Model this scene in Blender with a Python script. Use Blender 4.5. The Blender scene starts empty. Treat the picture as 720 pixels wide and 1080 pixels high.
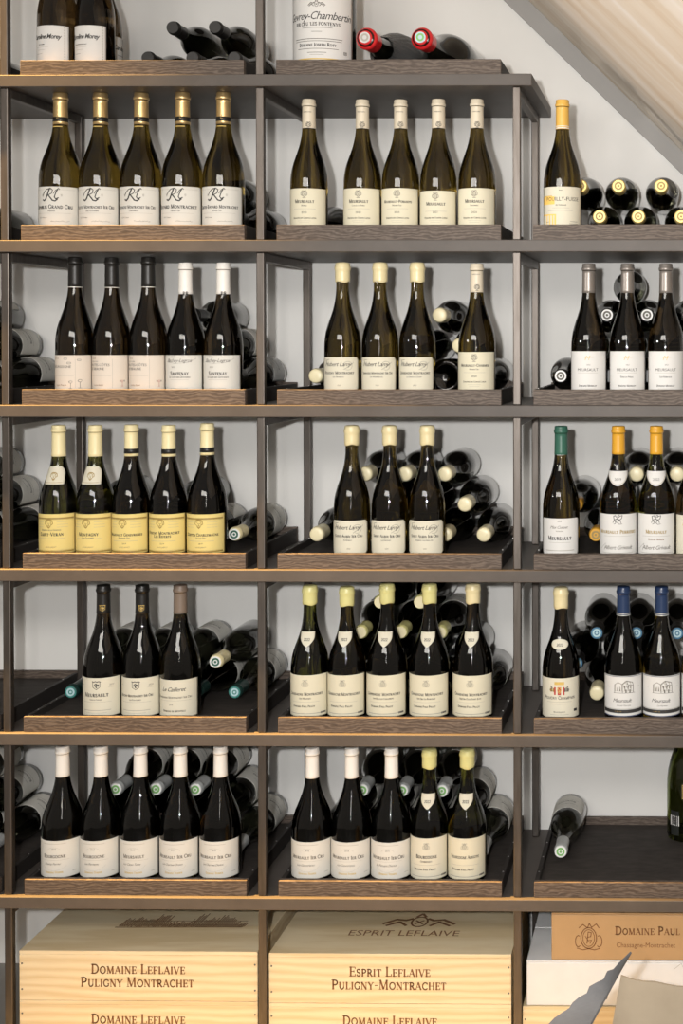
import bpy, bmesh, math, random
from mathutils import Matrix, Vector
random.seed(7)
C = bpy.context.scene.collection
SC = bpy.context.scene
pi = math.pi

# ------------------------------------------------------------------ camera
F, CX, CY, YAW, PIT = 1410.0, 701.84, 374.30, -0.0132, -0.0109
def _rot():
    c, s = math.cos(YAW), math.sin(YAW)
    A = Matrix(((c, 0, -s), (0, 1, 0), (s, 0, c)))
    c, s = math.cos(PIT), math.sin(PIT)
    B = Matrix(((1, 0, 0), (0, c, -s), (0, s, c)))
    return B @ A                       # (x, up, forward) world -> camera
RC = _rot()
CAM = Vector((0, -3.0, 0))
def w3(v): return Vector((v[0], v[2], v[1]))     # (x, up, fwd) -> (x, y, z)
cam = bpy.data.cameras.new('camera')
camo = bpy.data.objects.new('camera', cam); C.objects.link(camo)
rt, up, fw = w3(RC[0]), w3(RC[1]), w3(RC[2])
M = Matrix((rt, up, -fw)).transposed().to_4x4(); M.translation = CAM
camo.matrix_world = M
cam.sensor_width = 36; cam.lens = 36 * F / 1080
cam.shift_x = (360 - CX) / 1080; cam.shift_y = (CY - 540) / 1080
cam.clip_start = .05
SC.camera = camo
RT = RC.transposed()
def at(px, py, y):                      # the point at depth y (metres behind the shelf fronts) seen at that place of the photograph
    d = w3(RT @ Vector(((px - CX) / F, -(py - CY) / F, 1)))
    return CAM + d * ((y - CAM.y) / d.y)

# ------------------------------------------------------------------ light
wd = bpy.data.worlds.new('world'); SC.world = wd; wd.use_nodes = True
nt = wd.node_tree; bg = nt.nodes['Background']
tc = nt.nodes.new('ShaderNodeTexCoord'); sx = nt.nodes.new('ShaderNodeSeparateXYZ')
rp = nt.nodes.new('ShaderNodeValToRGB')
nt.links.new(tc.outputs['Generated'], sx.inputs[0])
mr = nt.nodes.new('ShaderNodeMapRange'); mr.inputs[1].default_value = -1
nt.links.new(sx.outputs['Z'], mr.inputs[0]); nt.links.new(mr.outputs[0], rp.inputs[0])
e = rp.color_ramp.elements
e[0].position = .30; e[0].color = (.82, .71, .58, 1); e[1].position = .85; e[1].color = (1.0, .91, .80, 1)
nt.links.new(rp.outputs[0], bg.inputs[0]); bg.inputs[1].default_value = .38
def light(name, kind, loc, power, col, **k):
    l = bpy.data.lights.new(name, kind); l.energy = power; l.color = col
    for a, b in k.items(): setattr(l, a, b)
    o = bpy.data.objects.new(name, l); C.objects.link(o); o.location = loc
    return o
fl = light('flash', 'SPOT', (-.16, -3.12, .10), 246, (1, .985, .96), shadow_soft_size=.035, spot_size=math.radians(80), spot_blend=1.0)
fl.rotation_euler = (Vector((-.40, .44, -.62)) - fl.location).to_track_quat('-Z', 'Y').to_euler()
sp = light('warm_downlight', 'SPOT', (-3.40, -.27, 4.0), 12500, (1, .56, .16), spot_size=math.radians(20.5), spot_blend=1.0, shadow_soft_size=.03)
sp.rotation_euler = (Vector((-1.08, 0, -.98)) - sp.location).to_track_quat('-Z', 'Y').to_euler()
st_ = light('added_highlight_strip', 'AREA', (-.34, -3.35, .25), 9, (1, .97, .93), shape='RECTANGLE', size=.10, size_y=1.5)  # unseen strip light, added to draw long highlights on the bottle necks
st_.rotation_euler = (math.radians(90), 0, 0)
ar = light('ceiling_panel', 'AREA', (-1.2, -3.3, .95), 42, (1, .95, .88), shape='RECTANGLE', size=2.0, size_y=.5)
ar.rotation_euler = (math.radians(74), 0, math.radians(-8))
ss = light('added_soffit_fill', 'SPOT', (-2.45, -1.55, .38), 118, (1, .95, .90), spot_size=math.radians(54), spot_blend=1.0, shadow_soft_size=.08)  # fill light added off to the left to brighten the stair soffit
ss.rotation_euler = (Vector((-.05, -.70, .52)) - ss.location).to_track_quat('-Z', 'Y').to_euler()
SC.view_settings.view_transform = 'Standard'; SC.view_settings.look = 'None'
SC.view_settings.exposure = 0.10; SC.view_settings.gamma = 1; SC.view_settings.use_curve_mapping = False
SC.cycles.max_bounces = 12; SC.cycles.transmission_bounces = 10; SC.cycles.glossy_bounces = 4; SC.cycles.diffuse_bounces = 4
SC.cycles.caustics_reflective = False; SC.cycles.caustics_refractive = False
SC.cycles.sample_clamp_indirect = 4

# ------------------------------------------------------------------ materials
MATS = {}
def mat(name, col, rough=.5, metal=0, spec=.5, trans=0, ior=1.45, coat=0, fn=None):
    if name in MATS: return MATS[name]
    m = bpy.data.materials.new(name); m.use_nodes = True
    b = m.node_tree.nodes['Principled BSDF']
    b.inputs['Base Color'].default_value = (*col, 1); b.inputs['Roughness'].default_value = rough
    b.inputs['Metallic'].default_value = metal; b.inputs['Specular IOR Level'].default_value = spec
    b.inputs['Transmission Weight'].default_value = trans; b.inputs['IOR'].default_value = ior
    b.inputs['Coat Weight'].default_value = coat
    if fn: fn(m.node_tree, b)
    MATS[name] = m
    return m
def ramp(t, fac, stops):
    r = t.nodes.new('ShaderNodeValToRGB'); el = r.color_ramp.elements
    el[0].position, el[0].color = stops[0][0], (*stops[0][1], 1)
    el[1].position, el[1].color = stops[-1][0], (*stops[-1][1], 1)
    for p, c in stops[1:-1]:
        x = el.new(p); x.color = (*c, 1)
    t.links.new(fac, r.inputs[0]); return r.outputs[0]
def coords(t, scale, rnd=True):
    tc = t.nodes.new('ShaderNodeTexCoord'); mp = t.nodes.new('ShaderNodeMapping')
    mp.inputs['Scale'].default_value = scale
    t.links.new(tc.outputs['Object'], mp.inputs[0])
    if rnd:
        oi = t.nodes.new('ShaderNodeObjectInfo'); mu = t.nodes.new('ShaderNodeVectorMath'); mu.operation = 'SCALE'
        cb = t.nodes.new('ShaderNodeCombineXYZ')
        for i in range(3): t.links.new(oi.outputs['Random'], cb.inputs[i])
        t.links.new(cb.outputs[0], mu.inputs[0]); mu.inputs['Scale'].default_value = 37.0
        t.links.new(mu.outputs[0], mp.inputs['Location'])
    return mp.outputs[0]
def noise(t, vec, scale, detail=4, rough=.55, dist=0):
    n = t.nodes.new('ShaderNodeTexNoise'); n.inputs['Scale'].default_value = scale
    n.inputs['Detail'].default_value = detail; n.inputs['Roughness'].default_value = rough; n.inputs['Distortion'].default_value = dist
    t.links.new(vec, n.inputs['Vector']); return n.outputs['Fac']
def bump(t, b, fac, st, dist=.001):
    n = t.nodes.new('ShaderNodeBump'); n.inputs['Strength'].default_value = st; n.inputs['Distance'].default_value = dist
    t.links.new(fac, n.inputs['Height']); t.links.new(n.outputs[0], b.inputs['Normal'])
def f_wall(t, b):
    n = noise(t, coords(t, (1, 1, 1), False), 3.0, 5, .6)
    t.links.new(ramp(t, n, [(.3, (.745, .735, .71)), (.7, (.79, .78, .76))]), b.inputs['Base Color'])
    bump(t, b, noise(t, coords(t, (1, 1, 1), False), 90, 3), .12)
def f_laminate(t, b):
    n = noise(t, coords(t, (2, 2, 2)), 5, 5, .6)
    t.links.new(ramp(t, n, [(.3, (.074, .063, .056)), (.7, (.096, .083, .074))]), b.inputs['Base Color'])
    bump(t, b, noise(t, coords(t, (1, 1, 1)), 320, 2), .08, .0004)
def f_steel(t, b):
    n = noise(t, coords(t, (30, 30, 3)), 4, 4, .6)
    t.links.new(ramp(t, n, [(.3, (.100, .086, .075)), (.7, (.135, .119, .108))]), b.inputs['Base Color'])
def grain(stops, sc, wscale, dist, bst, nmix=.5):
    def fn(t, b):
        v = coords(t, sc)
        w = t.nodes.new('ShaderNodeTexWave'); w.bands_direction = 'Z'; w.inputs['Scale'].default_value = wscale
        w.inputs['Distortion'].default_value = dist; w.inputs['Detail'].default_value = 3.5; w.inputs['Detail Scale'].default_value = .9
        w.inputs['Detail Roughness'].default_value = .6
        t.links.new(v, w.inputs['Vector'])
        n = noise(t, coords(t, (sc[0] * 3, sc[1] * 12, sc[2] * 12)), 9, 5, .65)
        mx = t.nodes.new('ShaderNodeMix'); mx.inputs[0].default_value = 1 - nmix if nmix != .5 else .5
        t.links.new(w.outputs['Fac'], mx.inputs[2]); t.links.new(n, mx.inputs[3])
        t.links.new(ramp(t, mx.outputs[0], stops), b.inputs['Base Color'])
        bump(t, b, mx.outputs[0], bst, .0006)
    return fn
OAK = grain([(.25, (.058, .044, .036)), (.45, (.090, .069, .056)), (.6, (.125, .098, .080)), (.8, (.175, .140, .117))], (2.2, 7, 7), 6.5, 16, .25, .3)
PINE = grain([(.2, (.66, .52, .31)), (.45, (.72, .585, .375)), (.75, (.77, .65, .44))], (.9, 6, 6), 2.6, 7, .12)
def f_stair(t, b):
    tc = t.nodes.new('ShaderNodeTexCoord'); m1 = t.nodes.new('ShaderNodeMapping'); m2 = t.nodes.new('ShaderNodeMapping')
    m1.inputs['Rotation'].default_value = (0, math.radians(-44), 0); m2.inputs['Scale'].default_value = (.8, 3.6, 2)
    t.links.new(tc.outputs['Object'], m1.inputs[0]); t.links.new(m1.outputs[0], m2.inputs[0])
    n = noise(t, m2.outputs[0], 2.0, 3, .5, .5)
    t.links.new(ramp(t, n, [(.3, (.74, .61, .47)), (.5, (.85, .76, .65)), (.7, (.95, .90, .85))]), b.inputs['Base Color'])
def f_card(c1, c2):
    def fn(t, b):
        n = noise(t, coords(t, (1, 1, 1)), 14, 4, .6)
        t.links.new(ramp(t, n, [(.3, c1), (.7, c2)]), b.inputs['Base Color'])
    return fn
def f_felt(t, b):
    n = noise(t, coords(t, (3, 8, 3)), 8, 5, .6)
    t.links.new(ramp(t, n, [(.3, (.036, .031, .028)), (.7, (.060, .051, .046))]), b.inputs['Base Color'])
def f_floor(t, b):
    n = noise(t, coords(t, (1, 1, 1), False), 4, 5, .6)
    t.links.new(ramp(t, n, [(.3, (.20, .19, .175)), (.7, (.26, .25, .235))]), b.inputs['Base Color'])
mat('wall_paint', (.63, .62, .6), .85, spec=.2, fn=f_wall)
mat('laminate', (.17, .15, .13), .5, spec=.4, fn=f_laminate)
mat('post_steel', (.16, .14, .12), .44, metal=.85, spec=.6, fn=f_steel)
mat('oak', (.15, .12, .1), .55, spec=.3, fn=OAK)
mat('tray_black', (.030, .026, .024), .6, spec=.3)
mat('tray_floor', (.035, .03, .028), .75, spec=.25, fn=f_felt)
mat('screw', (.5, .5, .5), .3, 1)
mat('pine', (.7, .52, .28), .6, spec=.25, fn=PINE)
mat('stair', (.8, .68, .54), .7, spec=.25, fn=f_stair)
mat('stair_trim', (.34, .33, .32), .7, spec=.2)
mat('floor_stone', (.3, .28, .26), .6, fn=f_floor)
mat('card_white', (.80, .80, .80), .6, fn=f_card((.68, .69, .70), (.73, .74, .75)))
mat('card_tan', (.56, .33, .14), .65, fn=f_card((.41, .26, .125), (.45, .285, .14)))
mat('card_kraft', (.50, .40, .27), .75, fn=f_card((.40, .325, .235), (.45, .37, .27)))
mat('card_grey', (.33, .33, .34), .55, fn=f_card((.12, .12, .125), (.165, .165, .17)))
mat('glass_olive', (.135, .090, .016), .0, trans=1, ior=1.46)
mat('glass_green', (.17, .165, .022), .0, trans=1, ior=1.46)
mat('glass_brown', (.055, .033, .012), .0, trans=1, ior=1.46)
mat('glass_dark', (0.014, 0.014, 0.009), .02, trans=1, ior=1.48)
mat('glass_black', (.010, .011, .010), .06, spec=.5)
mat('wax_cream', (0.741, 0.646, 0.380), .32, spec=.5, coat=.2)
mat('wax_pale', (0.760, 0.684, 0.446), .34, spec=.5)
mat('wax_green', (.66, .62, .27), .34, spec=.5)
mat('foil_gold', (.66, .47, .22), .36, metal=.75)
mat('foil_tan', (.72, .55, .22), .45, metal=.25)
mat('foil_cream', (0.665, 0.589, 0.456), .42)
mat('foil_yellow', (.72, .43, .09), .35)
mat('foil_amber', (.68, .35, .03), .35, coat=.2)
mat('foil_ivory', (.82, .72, .42), .38)
mat('foil_white', (0.846, 0.815, 0.765), .45)
mat('foil_black', (.013, .012, .011), .38)
mat('foil_grey', (.24, .215, .195), .36, metal=.45)
mat('foil_taupe', (.20, .15, .115), .42)
mat('foil_green', (.035, .12, .085), .35)
mat('foil_navy', (.02, .04, .10), .30)
mat('foil_teal', (.012, .035, .030), .35)
mat('foil_red', (.58, .018, .022), .32, coat=.3)
mat('foil_silver', (.55, .57, .57), .4, metal=.35)
mat('cap_blue', (.05, .16, .27), .4)
mat('cap_teal', (.04, .20, .18), .4)
mat('cap_green', (.20, .45, .14), .5)
mat('cap_mint', (.42, .58, .62), .5)
mat('cap_white', (.80, .80, .78), .5)
mat('cap_gold', (.70, .50, .16), .4, metal=.4)
mat('paper_white', (0.664, 0.647, 0.598), .7, spec=.2)
mat('paper_bright', (0.673, 0.666, 0.648), .7, spec=.2)
mat('paper_cream', (0.674, 0.632, 0.488), .7, spec=.2)
mat('paper_peach', (0.698, 0.623, 0.539), .7, spec=.2)
mat('paper_yellow', (0.738, 0.594, 0.225), .7, spec=.2)
mat('paper_ivory', (0.658, 0.625, 0.510), .7, spec=.2)
mat('paper_grey', (.55, .55, .54), .7, spec=.2)
mat('ink', (.035, .033, .032), .6)
mat('ink_soft', (.13, .12, .105), .6)
mat('ink_pale', (.36, .34, .30), .6)
mat('ink_brown', (.20, .09, .035), .6)
mat('ink_gold', (.62, .43, .12), .45)
mat('ink_dgold', (.32, .22, .06), .45)
mat('ink_red', (.42, .05, .04), .6)
mat('ink_navy', (.03, .04, .10), .5)
mat('ink_orange', (.85, .55, .14), .6)
mat('ink_white', (.8, .8, .8), .6)
mat('tissue', (.35, .35, .35), .25, trans=.75, ior=1.1)

# ------------------------------------------------------------------ mesh helpers
def mesh(name, vs, fs, m, smooth=False):
    me = bpy.data.meshes.new(name); me.from_pydata([tuple(v) for v in vs], [], fs); me.update()
    me.materials.append(MATS[m])
    if smooth: me.polygons.foreach_set('use_smooth', [True] * len(me.polygons))
    return me
def link(name, me, parent=None, loc=None):
    o = bpy.data.objects.new(name, me); C.objects.link(o)
    if parent: o.parent = parent
    if loc is not None: o.location = loc
    return o
def empty(name, loc, label, cat, group=None):
    o = bpy.data.objects.new(name, None); C.objects.link(o); o.location = loc
    o.empty_display_size = .05
    o['label'] = label; o['category'] = cat
    if group: o['group'] = group
    return o
def boxmesh(name, boxes, m, bev=.0012):
    bm = bmesh.new()
    for x0, x1, y0, y1, z0, z1 in boxes:
        r = bmesh.ops.create_cube(bm, size=1)['verts']
        for v in r:
            v.co = ((x0 + x1) / 2 + v.co.x * (x1 - x0), (y0 + y1) / 2 + v.co.y * (y1 - y0), (z0 + z1) / 2 + v.co.z * (z1 - z0))
    if bev: bmesh.ops.bevel(bm, geom=bm.edges[:], offset=bev, segments=2, affect='EDGES', profile=.5)
    me = bpy.data.meshes.new(name); bm.to_mesh(me); bm.free(); me.materials.append(MATS[m])
    return me
def lathe(prof, seg=40):
    vs, fs = [], []
    rings = []
    for r, z in prof:
        if r < 1e-6: rings.append([len(vs)]); vs.append((0, 0, z))
        else:
            k = len(vs); rings.append(list(range(k, k + seg)))
            for i in range(seg):
                a = 2 * pi * i / seg; vs.append((r * math.cos(a), r * math.sin(a), z))
    for A, B in zip(rings, rings[1:]):
        for i in range(seg):
            j = (i + 1) % seg
            if len(A) == 1: fs.append((A[0], B[j], B[i]))
            elif len(B) == 1: fs.append((A[i], A[j], B[0]))
            else: fs.append((A[i], A[j], B[j], B[i]))
    return vs, fs

# ------------------------------------------------------------------ lettering (own stroked serif capitals; built-in font for the rest)
def arc(cx, cy, rx, ry, a0, a1, n=9):
    return [(cx + rx * math.cos(math.radians(a0 + (a1 - a0) * i / n)), cy + ry * math.sin(math.radians(a0 + (a1 - a0) * i / n))) for i in range(n + 1)]
T, t_, m_ = .185, .085, .145
def st(x): return (T, [(x, 0), (x, 1)])
GL = {
 'A': (.88, [(T, [(.43, 1), (.78, 0)]), (t_, [(.09, 0), (.43, 1)]), (t_, [(.2, .36), (.66, .36)])], [(.09, 0), (.78, 0)]),
 'B': (.76, [st(.18), (m_, [(.18, .97), (.4, .97)] + arc(.4, .75, .2, .22, 90, -90) + [(.18, .53)]), (m_, [(.4, .53)] + arc(.42, .28, .24, .25, 90, -90) + [(.18, .03)])], [(.14, 0), (.14, 1)]),
 'C': (.82, [(m_, arc(.46, .5, .37, .48, 42, 318, 16)), (t_, [(.74, .98), (.74, .72)])], []),
 'D': (.88, [st(.18), (m_, [(.18, .97), (.4, .97)] + arc(.4, .5, .37, .47, 90, -90, 12) + [(.18, .03)])], [(.14, 0), (.14, 1)]),
 'E': (.72, [st(.18), (t_, [(.18, .97), (.64, .97), (.64, .78)]), (t_, [(.18, .52), (.52, .52), (.52, .62), (.52, .42)]), (t_, [(.18, .03), (.66, .03), (.66, .24)])], [(.14, 0), (.14, 1)]),
 'F': (.68, [st(.18), (t_, [(.18, .97), (.64, .97), (.64, .76)]), (t_, [(.18, .5), (.5, .5), (.5, .6), (.5, .4)])], [(.18, 0), (.14, 1)]),
 'G': (.86, [(m_, arc(.46, .5, .37, .48, 42, 320, 16)), (t_, [(.74, .98), (.74, .72)]), (m_, [(.74, .1), (.74, .42)])], [(.74, .42)]),
 'H': (.92, [st(.18), st(.74), (t_, [(.18, .51), (.74, .51)])], [(.18, 0), (.18, 1), (.74, 0), (.74, 1)]),
 'I': (.38, [st(.19)], [(.19, 0), (.19, 1)]),
 'J': (.46, [(T, [(.26, 1), (.26, .05)]), (m_, [(.26, .08), (.2, -.1), (.06, -.12)])], [(.26, 1)]),
 'L': (.70, [st(.18), (t_, [(.18, .03), (.64, .03), (.64, .26)])], [(.14, 0), (.18, 1)]),
 'M': (1.08, [(t_, [(.17, 0), (.19, 1)]), (T, [(.2, 1), (.53, .04)]), (t_, [(.53, .04), (.86, 1)]), (T, [(.87, 1), (.9, 0)])], [(.17, 0), (.16, 1), (.9, 0), (.9, 1)]),
 'N': (.94, [(t_, [(.17, 0), (.17, 1)]), (T, [(.18, 1), (.76, 0)]), (t_, [(.76, 0), (.76, 1)])], [(.17, 0), (.13, 1), (.76, 1)]),
 'O': (.92, [(m_, arc(.46, .5, .37, .48, 0, 360, 20))], []),
 'P': (.72, [st(.18), (m_, [(.18, .97), (.38, .97)] + arc(.38, .72, .24, .25, 90, -90) + [(.18, .47)])], [(.18, 0), (.14, 1)]),
 'Q': (.92, [(m_, arc(.46, .5, .37, .48, 0, 360, 20)), (m_, [(.5, .1), (.84, -.2)])], []),
 'R': (.80, [st(.18), (m_, [(.18, .97), (.38, .97)] + arc(.38, .73, .22, .24, 90, -90) + [(.18, .49)]), (T, [(.38, .49), (.7, 0)])], [(.18, 0), (.14, 1), (.72, 0)]),
 'S': (.64, [(m_, arc(.32, .74, .21, .23, 35, 255, 9) + arc(.32, .27, .23, .25, 75, -150, 10)), (t_, [(.52, .96), (.52, .74)]), (t_, [(.1, .04), (.1, .28)])], []),
 'T': (.76, [st(.38), (t_, [(.06, .76), (.06, .97), (.70, .97), (.70, .76)])], [(.38, 0)]),
 'U': (.90, [(T, [(.18, 1), (.18, .35)]), (m_, arc(.45, .34, .27, .32, 180, 360, 9)), (t_, [(.72, .34), (.72, 1)])], [(.18, 1), (.72, 1)]),
 'V': (.86, [(T, [(.1, 1), (.45, 0)]), (t_, [(.45, 0), (.77, 1)])], [(.1, 1), (.77, 1)]),
 'X': (.84, [(T, [(.12, 1), (.72, 0)]), (t_, [(.12, 0), (.72, 1)])], [(.12, 1), (.72, 1), (.12, 0), (.72, 0)]),
 'Y': (.82, [(T, [(.1, 1), (.42, .48)]), (t_, [(.74, 1), (.42, .48)]), (T, [(.42, .48), (.42, 0)])], [(.1, 1), (.74, 1), (.42, 0)]),
 'Z': (.74, [(t_, [(.1, .76), (.1, .97), (.62, .97)]), (T, [(.62, .97), (.1, .03)]), (t_, [(.1, .03), (.64, .03), (.64, .24)])], []),
 '0': (.62, [(m_, arc(.31, .5, .23, .48, 0, 360, 18))], []), '1': (.42, [st(.22), (t_, [(.08, .82), (.22, 1)])], [(.22, 0)]),
 '2': (.62, [(m_, arc(.31, .72, .2, .26, 160, -40, 9) + [(.1, .03)]), (m_, [(.1, .04), (.54, .04)])], []),
 '7': (.58, [(m_, [(.08, .96), (.5, .96), (.22, 0)])], []), '8': (.62, [(m_, arc(.31, .74, .18, .22, 0, 360, 12)), (m_, arc(.31, .26, .22, .25, 0, 360, 12))], []),
 '9': (.62, [(m_, arc(.31, .7, .21, .28, 0, 360, 14)), (m_, arc(.16, .62, .36, .6, 5, -70, 6))], []),
 '-': (.42, [(t_ * 1.3, [(.08, .42), (.34, .42)])], []), "'": (.22, [(t_, [(.1, 1), (.08, .75)])], []), '.': (.24, [(.12, [(.06, .06), (.18, .06)])], []),
}
ACC = {'É': ('E', [(t_, [(.32, 1.1), (.48, 1.25)])]), 'È': ('E', [(t_, [(.32, 1.25), (.48, 1.1)])]), 'Ô': ('O', [(t_, [(.32, 1.1), (.46, 1.24), (.6, 1.1)])]), 'Ê': ('E', [(t_, [(.26, 1.1), (.4, 1.24), (.54, 1.1)])])}
def ribbon(vs, fs, w, pts):
    for (x0, y0), (x1, y1) in zip(pts, pts[1:]):
        dx, dy = x1 - x0, y1 - y0; l = math.hypot(dx, dy) or 1e-9
        n = max(1, int(l / 6e-3)) if l < 1 else max(1, int(l / .5))
        ex, ey = dx / l * w * .18, dy / l * w * .18
        nx, ny = -dy / l * w / 2, dx / l * w / 2
        a0, b0, a1, b1 = x0 - ex, y0 - ey, x1 + ex, y1 + ey
        k = len(vs)
        for i in range(n + 1):
            f = i / n; x, y = a0 + (a1 - a0) * f, b0 + (b1 - b0) * f
            vs += [(x - nx, y - ny), (x + nx, y + ny)]
        for i in range(n): q = k + 2 * i; fs.append((q, q + 2, q + 3, q + 1))
def serif(txt, size):
    wk = 1.0 if size > .011 else 1.22
    vs, fs = [], []; x = 0
    for ch in txt:
        if ch == ' ': x += .36; continue
        s = 1.0
        if ch.islower(): s = .76; ch = ch.upper()
        extra = []
        if ch in ACC: ch, extra = ACC[ch]
        if ch not in GL: continue
        adv, strokes, ser = GL[ch]
        def P(p): return ((x + p[0] * s), p[1] * s)
        for w, pts in strokes + extra: ribbon(vs, fs, wk * w * (s * .5 + .5), [P(p) for p in pts])
        for sx_, sy_ in ser: ribbon(vs, fs, .055, [P((sx_ - .13, sy_ + (.025 if sy_ < .5 else -.025))), P((sx_ + .13, sy_ + (.025 if sy_ < .5 else -.025)))])
        x += adv * s + .05
    return [((a - x / 2) * size, b * size) for a, b in vs], fs, x * size
_fc = {}
def bfont(txt, size, shear=0.0, off=0.0, space=1.0):
    key = (txt, shear, off, space)
    if key not in _fc:
        cu = bpy.data.curves.new('type', 'FONT'); cu.body = txt; cu.size = 1.0; cu.shear = shear; cu.offset = off
        cu.space_character = space; cu.resolution_u = 2; cu.align_x = 'CENTER'
        o = bpy.data.objects.new('type', cu); C.objects.link(o)
        dg = bpy.context.evaluated_depsgraph_get(); me = o.evaluated_get(dg).to_mesh()
        _fc[key] = ([(v.co.x, v.co.y) for v in me.vertices], [tuple(p.vertices) for p in me.polygons])
        o.evaluated_get(dg).to_mesh_clear()
        bpy.data.objects.remove(o); bpy.data.curves.remove(cu)
    v, f = _fc[key]; k = size / .7
    xs = [a for a, b in v] or [0]
    return [(a * k, b * k) for a, b in v], f, (max(xs) - min(xs)) * k
EM = {
 'mono': [(.05, [(-.5, -.02), (-.38, .2), (-.2, .36), (.02, .42), (.16, .32), (.1, .12), (-.1, .02), (-.2, .02)]), (.085, [(-.02, .40), (-.14, .1), (-.26, -.2), (-.38, -.32), (-.5, -.26)]), (.075, [(-.12, .02), (.02, -.14), (.14, -.3), (.3, -.34), (.44, -.22)]), (.06, [(.46, .36), (.36, .2), (.26, -.1), (.34, -.22), (.5, -.14)]), (.04, [(.2, .1), (.34, .3), (.5, .42), (.56, .34)])],
 'crest': [(.07, [(-.3, .2), (-.3, -.1), (0, -.5), (.3, -.1), (.3, .2), (-.3, .2)]), (.10, [(-.15, .1), (.1, -.05), (-.08, -.2), (.12, -.25)]), (.07, [(-.35, .42), (-.15, .3), (0, .5), (.15, .3), (.35, .42)]), (.05, [(-.3, .28), (.3, .28)])],
 'lion': [(.06, [(-.42, .42), (-.42, -.2), (0, -.5), (.42, -.2), (.42, .42)]), (.13, [(-.2, .1), (0, .2), (.1, .0), (-.08, -.1), (.05, -.28)]), (.1, [(.1, .02), (.26, .12), (.22, -.1)]), (.09, [(-.5, .5), (-.28, .42), (-.1, .5), (.1, .42), (.28, .5), (.5, .42)]), (.08, [(-.2, .1), (-.28, -.08)])],
 'jug': [(.07, arc(0, -.02, .2, .3, 0, 360, 14)), (.07, [(-.3, .34), (-.12, .4), (0, .32), (.14, .42), (.3, .34)]), (.06, arc(-.26, .02, .12, .2, 60, 300, 8)), (.06, arc(.26, .02, .12, .2, 120, -120, 8)), (.06, [(-.2, -.46), (.2, -.46)]), (.05, [(-.08, .1), (.06, .0), (-.06, -.12), (.08, -.16)])],
 'urn': [(.035, arc(0, -.05, .27, .36, 0, 360, 22)), (.025, arc(0, -.05, .2, .29, 0, 360, 20)), (.035, [(-.34, .3), (-.2, .42), (-.04, .3), (.02, .46), (.1, .32), (.26, .44), (.36, .3)]), (.03, arc(-.36, -.16, .1, .2, 60, 310, 8)), (.03, arc(.36, -.16, .1, .2, 120, -130, 8)), (.03, [(-.4, -.4), (-.2, -.46), (0, -.42), (.2, -.46), (.4, -.4)]), (.03, [(-.06, -.24), (-.02, .16), (.09, .14), (.07, .0), (-.04, -.02)]), (.025, [(-.12, .02), (-.02, -.14), (.1, -.12), (.04, -.24)])],
 'head': [(.06, arc(0, 0, .26, .34, 200, 520, 14)), (.10, arc(0, .2, .36, .24, 10, 170, 9)), (.07, [(-.36, .3), (-.42, .0), (-.3, -.1)]), (.07, [(.36, .3), (.42, .0), (.3, -.1)]), (.06, [(-.12, .04), (-.04, .04)]), (.06, [(.05, .04), (.13, .04)]), (.05, [(0, 0), (-.03, -.12), (.04, -.12)]), (.06, [(-.1, -.2), (.1, -.2)]), (.08, [(-.16, -.3), (0, -.46), (.16, -.3)])],
 'rider': [(.05, [(-.42, -.28), (-.3, -.02), (-.05, .05), (.2, -.02), (.3, -.3)]), (.06, [(-.3, -.02), (-.36, .28), (-.18, .36), (-.12, .2)]), (.05, [(-.05, .05), (.02, .34), (.14, .4), (.18, .26), (.06, .18)]), (.05, [(.14, .26), (.42, .36), (.36, .1), (.2, -.02)]), (.04, [(-.1, -.05), (-.2, -.36), (-.34, -.4)]), (.04, [(.1, .0), (.02, -.32), (.16, -.42), (.4, -.38)]), (.04, arc(-.05, -.1, .2, .16, 0, 300, 8))],
 'house': [(.03, [(-.5, -.28), (-.5, .1), (-.32, .22), (-.1, .12), (-.1, -.28)]), (.03, [(-.1, .12), (.12, .3), (.42, .22), (.46, .04), (.46, -.28)]), (.05, [(-.34, -.05), (-.34, -.2)]), (.05, [(-.22, -.05), (-.22, -.2)]), (.05, [(.02, .05), (.02, -.08)]), (.05, [(.18, .05), (.18, -.08)]), (.05, [(.32, .05), (.32, -.08)]), (.06, [(.08, -.14), (.08, -.28)]), (.06, [(.28, -.14), (.28, -.28)]), (.02, [(-.55, -.3), (.55, -.3)]), (.03, [(.12, .3), (.16, .12), (.46, .04)])],
 'arms': [(.03, [(-.36, .06), (-.5, .16), (-.42, .02), (-.56, -.04), (-.38, -.1)]), (.03, [(.36, .06), (.5, .16), (.42, .02), (.56, -.04), (.38, -.1)])],
 'tree': [(.05, [(0, -.5), (0, .2)]), (.05, arc(.0, .32, .22, .14, 0, 320, 9)), (.04, [(-.2, -.5), (.2, -.5)])],
 'cloud': [(.09, arc(-.2, 0, .22, .2, 40, 250, 6) + arc(.2, -.02, .26, .22, -100, 140, 7))],
 'chateau': [(.05, [(-1.2, -.3), (-1.0, -.1), (-.8, -.28), (-.7, .1), (-.5, .2), (-.4, -.1), (-.1, .0), (0, .3), (.2, .12), (.5, .2), (.6, -.1), (1.0, .1), (1.25, -.2)]), (.12, [(-1.2, -.34), (1.2, -.3)]), (.08, [(-.9, -.2), (.9, -.12)]), (.09, [(-.6, .0), (-.1, -.1), (.4, .05), (.8, -.05)])],
 'lions': [(.09, [(-.9, -.1), (-.6, .15), (-.35, .1), (-.2, .2)]), (.08, [(-.8, -.2), (-.5, .02), (-.3, -.2)]), (.05, arc(0, .02, .2, .28, 0, 360, 14)), (.07, [(-.12, .3), (0, .5), (.12, .3)]), (.09, [(.9, -.1), (.6, .15), (.35, .1), (.2, .2)]), (.08, [(.8, -.2), (.5, .02), (.3, -.2)]), (.05, [(-.1, .1), (.1, -.1)]), (.05, [(.1, .1), (-.1, -.1)])],
}
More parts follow.
